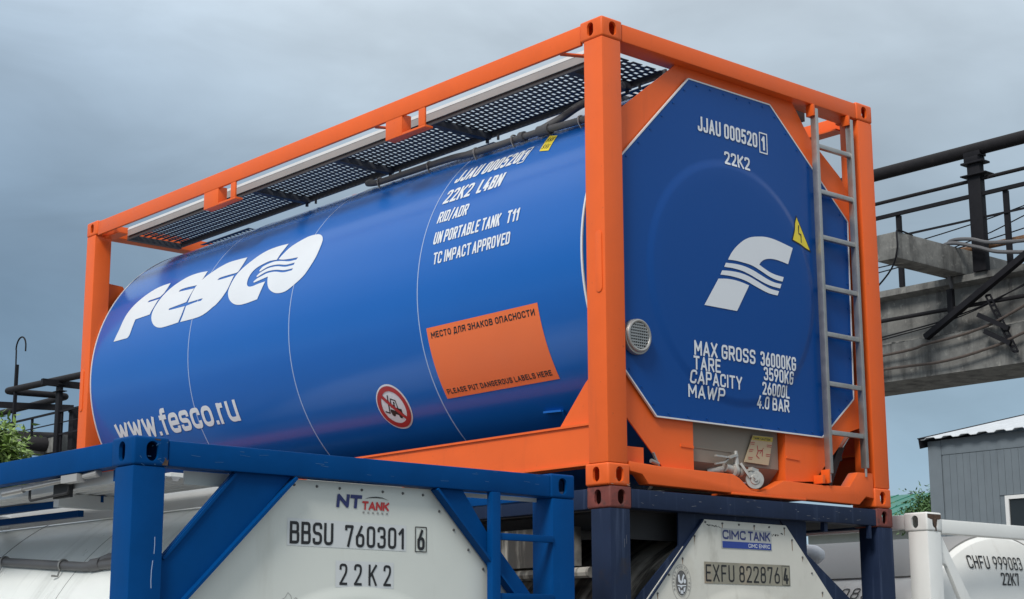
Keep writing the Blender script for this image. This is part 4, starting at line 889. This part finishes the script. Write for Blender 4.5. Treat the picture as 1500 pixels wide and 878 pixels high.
# deck edge
dk = NB(); box(dk, 14.2, 15.2, Y0t, 60, 6.70, 6.74)
for i in range(260): y = -4 + i * .12; box(dk, 13.9, 14.2, y, y + .05, 6.74, 6.76)
tob('deck_grating', dk, 'iron', tr)
# pipe support stands (post, saddle)
def stand(y, z1=8.19, lab=None):
    s = empty('pipe_stand', (X0, y, 6.70), lab or 'dark iron stand with a saddle holding the lagged pipe above the trestle', 'pipe stand', 'pipe stands on the trestle')
    b = NB(); box(b, -.055, .055, -.10, .10, .001, z1 - 6.70); obj('post', b, 'iron', s, bevel=.01)
    b = NB(); box(b, -.10, .10, -.17, .17, z1 - 6.70 + .001, z1 - 6.70 + .03); box(b, -.09, .09, -.10, .12, z1 - 6.67 + .001, z1 - 6.70 + .10); box(b, -.11, .11, -.22, .18, z1 - 6.70 - .17, z1 - 6.70 - .15)
    box(b, -.08, .08, -.13, .13, z1 - 6.70 + .101, z1 - 6.70 + .19); obj('saddle', b, 'iron', s, bevel=.006)
    return s
stand(5.99, 8.20, 'thick dark iron post with a stepped saddle under the pipe, right of the orange frame')
stand(18.0); stand(30.0)
stand(33.4, 8.45, 'tall dark iron post holding the pipe bend left of the orange frame')
stand(-3)
# lagged steam pipe with its expansion loop
pp = [(13, -12, 8.40), (13, 26, 8.42), (13, 36.72, 8.69), (14.75, 36.45, 8.69), (14.75, 60, 8.69)]
tag(obj('steam_pipe', tube(NB(), elbow(pp, .28, 10), .09, 16), 'pipe_dark'), 'thick black lagged pipe along the top of the trestle, looping at the left', 'pipe')
tag(obj('thin_pipe', tube(NB(), [(13, -12, 7.982), (13, 31, 7.982)], .026, 10), 'pipe_dark'), 'thin black pipe just below the thick lagged pipe', 'pipe')
tag(obj('low_pipe', tube(NB(), [(13.3, -10, 7.12), (13.3, 6.6, 7.12)], .045, 10), 'rusty'), 'rusty brown pipe lying low along the trestle deck behind the stand', 'pipe')
tag(obj('web_pipe', tube(NB(), [(12.96, -10, 6.26), (12.96, 33, 6.255)], .028, 10), 'pipe_dark'), 'straight dark pipe fixed along the face of the concrete girder', 'pipe')
# handrail
hr = empty('handrail', (X0, 6, 6.70), 'slim dark iron handrail with two rails along the trestle walkway', 'handrail')
def hob(name, bm, parent): bmesh.ops.translate(bm, verts=bm.verts, vec=-Vector((X0, 6, 6.70))); return obj(name, bm, 'iron', parent)
hob('top_rail', bar(NB(), (13, -12, 7.775), (13, 60, 7.75), .05, .05), hr); hob('mid_rail', bar(NB(), (13, -12, 7.425), (13, 60, 7.49), .02, .028), hr)
hob('toe_rail', bar(NB(), (13, 25, 7.165), (13, 60, 7.165), .03, .05), hr)
for y in [5.57 + 1.73 * k for k in range(-6, 30)]:
    hob('post', box(NB(), 13.01, 13.06, y - .035, y + .035, 6.71, 7.745), hr)
# cables
def cable(name, pts, r, label, m_='iron', k=6): tag(obj(name, tube(NB(), smooth_path(pts, k), r, 8), m_), label, 'cable', 'cables strung along the trestle')
cable('cable', [(12.9, 12, 5.69), (12.9, 7.65, 5.755), (12.9, 6.84, 5.82), (12.9, 6.09, 5.895), (12.9, 5.40, 6.09), (12.9, 3, 7.0)], .020, 'upper of the two thick rusty cables sagging across the lower girder face', 'old_cable')
cable('cable', [(12.9, 12, 5.6), (12.9, 7.66, 5.56), (12.9, 6.55, 5.548), (12.9, 5.71, 5.66), (12.9, 5.42, 5.745), (12.9, 3, 6.4)], .020, 'lower of the two thick rusty cables sagging across the lower girder face', 'old_cable')
cable('cable', [(12.92, 12, 5.7), (12.92, 7.66, 6.015), (12.92, 6.37, 6.14), (12.92, 5.37, 6.376), (12.92, 2, 7.3)], .010, 'thin black wire rising to the right across the girder face')
cable('cable', [(12.93, 12, 5.6), (12.93, 7.66, 5.98), (12.93, 6.6, 6.08), (12.93, 5.9, 6.22), (12.93, 5.3, 6.42), (12.93, 2, 7.6)], .008, 'thin black wire just under another rising wire on the girder face')
cable('cable', [(13.0, 6.47, 6.55), (12.9, 6.47, 6.9), (12.9, 6.44, 7.13), (12.85, 6.3, 7.17), (12.8, 6.0, 7.12), (12.8, 5.6, 7.0), (12.8, 4.6, 6.93), (12.8, 2, 7.0)], .026, 'upper loop of thick grey cable draped over the cross beam', 'conduit')
cable('cable', [(12.85, 6.6, 6.8), (12.85, 6.5, 7.10), (12.8, 6.25, 7.11), (12.8, 5.9, 6.99), (12.8, 5.5, 6.85), (12.8, 4.6, 6.76), (12.8, 2, 6.8)], .026, 'lower loop of thick grey cable draped over the cross beam', 'conduit')
cable('cable', [(13.0, 6.475, 6.52), (12.98, 6.465, 6.8), (12.95, 6.446, 7.16)], .012, 'short black lead hanging straight down from the cable loops')
cable('cable', [(11.9, 6.30, 7.08), (11.6, 6.262, 7.085), (11.49, 6.255, 7.06), (11.475, 6.255, 6.8), (11.6, 6.5, 6.55), (12.3, 7.6, 6.3)], .012, 'black lead hanging down the end of the cross beam')
for z0, z1, zm, lab in ((7.32, 7.62, 7.40, 'uppermost of the thin wires slung through the handrail'), (7.08, 7.30, 7.12, 'middle thin wire slung through the handrail'), (7.0, 7.55, 7.18, 'lowest thin wire slung through the handrail')):
    cable('cable', [(13.2, 12, z0), (13.2, 8, z0 + .02), (13.2, 6.2, zm + .04), (13.2, 4.4, z1 + .02), (13.2, 0, z1 + .3)], .009, lab)
# junction box, stay and bracket on the girder
tag(obj('junction_box', box(NB(), 12.93, 13.0, 6.43, 6.52, 6.20, 6.53), 'iron', bevel=.01), 'narrow black junction box hanging on the girder below the cable loops', 'junction box')
b = NB(); bar(b, (12.94, 6.89, 5.92), (12.80, 5.30, 6.70), .09, .08); bar(b, (12.80, 5.30, 6.70), (12.7, 4.3, 7.2), .09, .08); tag(obj('diagonal_stay', b, 'iron'), 'black diagonal iron bar leaning across the front of the girder', 'iron bar')
cb_ = empty('cable_bracket', (12.9, 5.7, 5.95), 'perforated dark bracket with two cross arms fixed on the lower girder', 'bracket')
b = NB()
for s in (-.035, .035): bar(b, (0, .16 + s, .39), (0, -.20 + s, -.42), .02, .02)
for i in range(12): t = i / 11; bar(b, (.012, .16 - .36 * t - .035, .39 - .81 * t), (.012, .16 - .36 * t + .035, .39 - .81 * t), .02, .03)
obj('perforated_bar', b, 'iron', cb_)
for p, q in (((.306, .142), (-.143, -.11)), ((.222, -.095), (-.156, -.312))):
    b = NB(); bar(b, (-.03, p[0], p[1]), (-.03, q[0], q[1]), .05, .06); obj('cross_arm', b, 'iron', cb_)
# left part of the trestle: cross members, vent pole, old pipes
for p, q, lab in (((12.4, 37.6, 8.40), (14.9, 36.4, 8.36), 'dark beam running level under the pipe loop at the left'), ((12.5, 33.4, 8.50), (13.75, 33.3, 8.48), 'short dark beam end under the pipe right beside the orange post')):
    b = NB(); bar(b, p, q, .14, .16); tag(obj('iron_beam', b, 'iron'), lab, 'iron beam')
b = NB(); box(b, 13.1, 13.3, 32.75, 33.0, 6.75, 7.82); box(b, 13.05, 13.5, 32.8, 32.95, 7.70, 7.83); tag(obj('support_post', b, 'iron', bevel=.01), 'short dark iron post with a top plate next to the orange frame at the left', 'post')
b = NB(); box(b, 13.0, 13.5, 33.55, 34.35, 6.74, 7.2); tag(obj('concrete_block', b, 'concrete', bevel=.03), 'pale square concrete block on the trestle at the left', 'concrete block')
vp = empty('vent_pole', (13, 36.05, 6.70), 'thin vent pipe with a hooked top rising above the trestle at the far left', 'vent pole')
b = NB(); bar(b, (0, 0, 0), (0, 0, 2.64), .08, .08, (0, 1, 0)); obj('post', b, 'iron', vp)
b = NB(); tube(b, [(0, .06, 2.4), (0, .10, 3.05)] + [(0, -.18 + .30 * math.cos(t), 3.08 + .30 * math.sin(t)) for t in [math.pi * i / 14 for i in range(15)]] + [(0, -.48, 2.95)], .022, 8); obj('hook_pipe', b, 'iron', vp)
for i, (y, z_, r, lab) in enumerate(((35.55, 7.20, .25, 'largest of the round dark pipe ends lying at the far left'), (34.28, 6.98, .19, 'round black pipe end beside the pale concrete block'), (35.0, 6.93, .12, 'small dark pipe end between the two larger ones'))):
    b = NB(); tube(b, [(12.2 - i * .1, y + .12, z_), (15.0, y - 1.0, z_)], r, 24); tube(b, [(12.19 - i * .1, y + .122, z_), (12.3, y + .1, z_)], r * .8, 24); tag(obj('old_pipe', b, 'pipe_dark', bevel=.02), lab, 'pipe', 'old pipes lying at the left')

# ================================================================== BUILDINGS
BX = 22.0
gb = empty('shed', (BX, 13.19, 0), 'grey panel clad shed with a pale corrugated roof and a white framed window', 'shed')
def gob(name, bm, m_, parent, **k): bmesh.ops.translate(bm, verts=bm.verts, vec=-Vector((BX, 13.19, 0))); return obj(name, bm, m_, parent, **k)
w_ = gob('wall', box(NB(), BX, BX + 9, -6, 13.17, 0, 5.72), 'siding', gb)
b = NB(); box(b, BX - .03, BX - .001, 12.89, 13.19, 0, 5.78); box(b, BX - .02, BX - .001, -6, 12.885, 5.49, 5.79); gob('corner_trim', b, 'siding', gb)
b = NB(); y = 12.86
while y > 3:
    lo = .1
    if not (10.0 < y - .06 < 11.6): box(b, BX - .018, BX - .001, y - .148, y, 0, 5.478)
    else: box(b, BX - .018, BX - .001, y - .148, y, 4.60, 5.478); box(b, BX - .018, BX - .001, y - .148, y, 0, 3.3)
    y -= .154
gob('wall_panel', b, 'siding', gb)
wn = gob('window', box(NB(), BX - .012, BX - .004, 10.2, 11.43, 3.35, 4.52), 'glass', gb)
b = NB(); box(b, BX - .04, BX - .001, 11.43, 11.51, 3.3, 4.585); box(b, BX - .04, BX - .001, 10.12, 11.4295, 4.515, 4.585); box(b, BX - .04, BX - .001, 10.12, 10.2, 3.3, 4.5145); box(b, BX - .05, BX - .001, 10.2005, 11.4295, 3.3, 3.36); bmesh.ops.translate(b, verts=b.verts, vec=-Vector((BX, 13.19, 0))); fr = obj('window_frame', b, 'win_frame', wn)
b = NB(); th = R(12); per = .40; n = 50
prof = []
for i in range(n):
    yy = 13.27 - i * per
    prof += [(yy, 0), (yy - .12, 0), (yy - .17, .034), (yy - .34, .034), (yy - .39, 0)]
rows = []
for d in (0, 6.0):
    rows.append([[b.verts.new((BX - .20 + d * math.cos(th), yy, 5.80 + d * math.sin(th) + hh + o_)) for yy, hh in prof] for o_ in (0, .012)])
for o_ in (0, 1):
    A, B_ = rows[0][o_], rows[1][o_]
    for i in range(len(prof) - 1): b.faces.new((A[i], A[i + 1], B_[i + 1], B_[i]))
for r_ in rows:
    for i in range(len(prof) - 1): b.faces.new((r_[0][i], r_[0][i + 1], r_[1][i + 1], r_[1][i]))
gob('roof', b, 'roof_sheet', gb)
b = NB(); bar(b, (BX - .22, 13.25, 5.73), (BX + 5.6, 13.25, 6.965), .03, .20); bar(b, (BX - .22, 13.22, 5.835), (BX + 5.6, 13.22, 7.075), .16, .02); gob('verge_flashing', b, 'iron', gb)
b = NB(); prism(b, [(BX + .01, 5.721), (BX + 6, 5.721), (BX + 6, 7.0)], 'y', 12.9, 13.16); gob('gable', b, 'siding', gb)
gr = empty('green_roofed_building', (40, 30, 0), 'distant low building with a green ribbed metal roof', 'building')
def rob(name, bm, m_, parent, **k): bmesh.ops.translate(bm, verts=bm.verts, vec=-Vector((40, 30, 0))); return obj(name, bm, m_, parent, **k)
rob('wall', box(NB(), 40.3, 52, 18, 31, 0, 5.6), 'wall_pale', gr)
b = NB(); prism(b, [(39.8, 5.55), (39.8, 5.62), (46, 7.35), (52.2, 5.62), (52.2, 5.55), (46, 7.28)], 'y', 17.5, 31.6)
for i in range(18): y = 17.6 + i * .8; bar(b, (39.8, y, 5.63), (46, y, 7.36), .05, .03)
rob('roof', b, 'green_roof', gr)

# ================================================================== TREES
def tree(name, loc, height, crown_c, crown_r, nleaf, leaf, matn, label, seed, bunch=6, trunk=.10):
    rr = random.Random(seed)
    t = empty(name, loc, label, 'tree')
    b = NB(); top = Vector(crown_c)
    tube(b, smooth_path([(0, 0, 0), (top.x * .3, top.y * .3, top.z * .45), (top.x, top.y, top.z + crown_r[2] * .5)], 6), [trunk * (1 - .045 * i) for i in range(13)], 10)
    tips = []
    for i in range(26):
        a = rr.uniform(0, 6.28); e = rr.uniform(-.3, 1.1); k = rr.uniform(.55, 1.0)
        tip = top + Vector((math.cos(a) * math.cos(e) * crown_r[0] * k, math.sin(a) * math.cos(e) * crown_r[1] * k, math.sin(e) * crown_r[2] * k)); tips.append(tip)
        s = Vector((top.x * .7, top.y * .7, top.z * .75)); mid = (s + tip) / 2 + Vector((0, 0, .1 * crown_r[2]))
        tube(b, smooth_path([s, mid, tip], 4), [trunk * .35 * (1 - .1 * j) for j in range(9)], 6)
    obj('trunk', b, 'bark', t)
    b = NB()
    for i in range(nleaf // bunch):
        c = rr.choice(tips) + Vector([rr.gauss(0, .22) * crown_r[q] for q in range(3)])
        ax = Vector((rr.gauss(0, 1), rr.gauss(0, 1), rr.gauss(-.5, .6))).normalized()
        for j in range(bunch):                                # leaflets along a drooping stalk
            s = c + ax * leaf * .75 * j + Vector((0, 0, -.02 * j * j * leaf))
            d = (ax * .7 + Vector((rr.gauss(0, .7), rr.gauss(0, .7), rr.gauss(-.35, .4)))).normalized()
            w = d.cross(Vector((rr.gauss(0, .4), rr.gauss(0, .4), 1))).normalized() * leaf * .2; n2 = d.cross(w) * .35
            p = [s, s + d * leaf * .45 + w + n2, s + d * leaf, s + d * leaf * .45 - w + n2]
            V = [b.verts.new(v) for v in p]; b.faces.new((V[0], V[1], V[2])); b.faces.new((V[0], V[2], V[3]))
    me = bpy.data.meshes.new('crown'); b.to_mesh(me); b.free(); finish('crown', me, matn, t, smooth=False)
    return t
tree('leafy_tree', (.45, 9.37, 0), 4, (0, 0, 3.58), (.36, .36, .27), 18000, .10, 'leaf', 'fresh green leafy tree peeping in at the left edge above the blue rail', 3)
tree('small_tree', (32.6, 20.2, 0), 5.5, (0, 0, 5.15), (.75, .75, .75), 9000, .13, 'leaf2', 'small green tree between the green roof and the grey shed', 5)
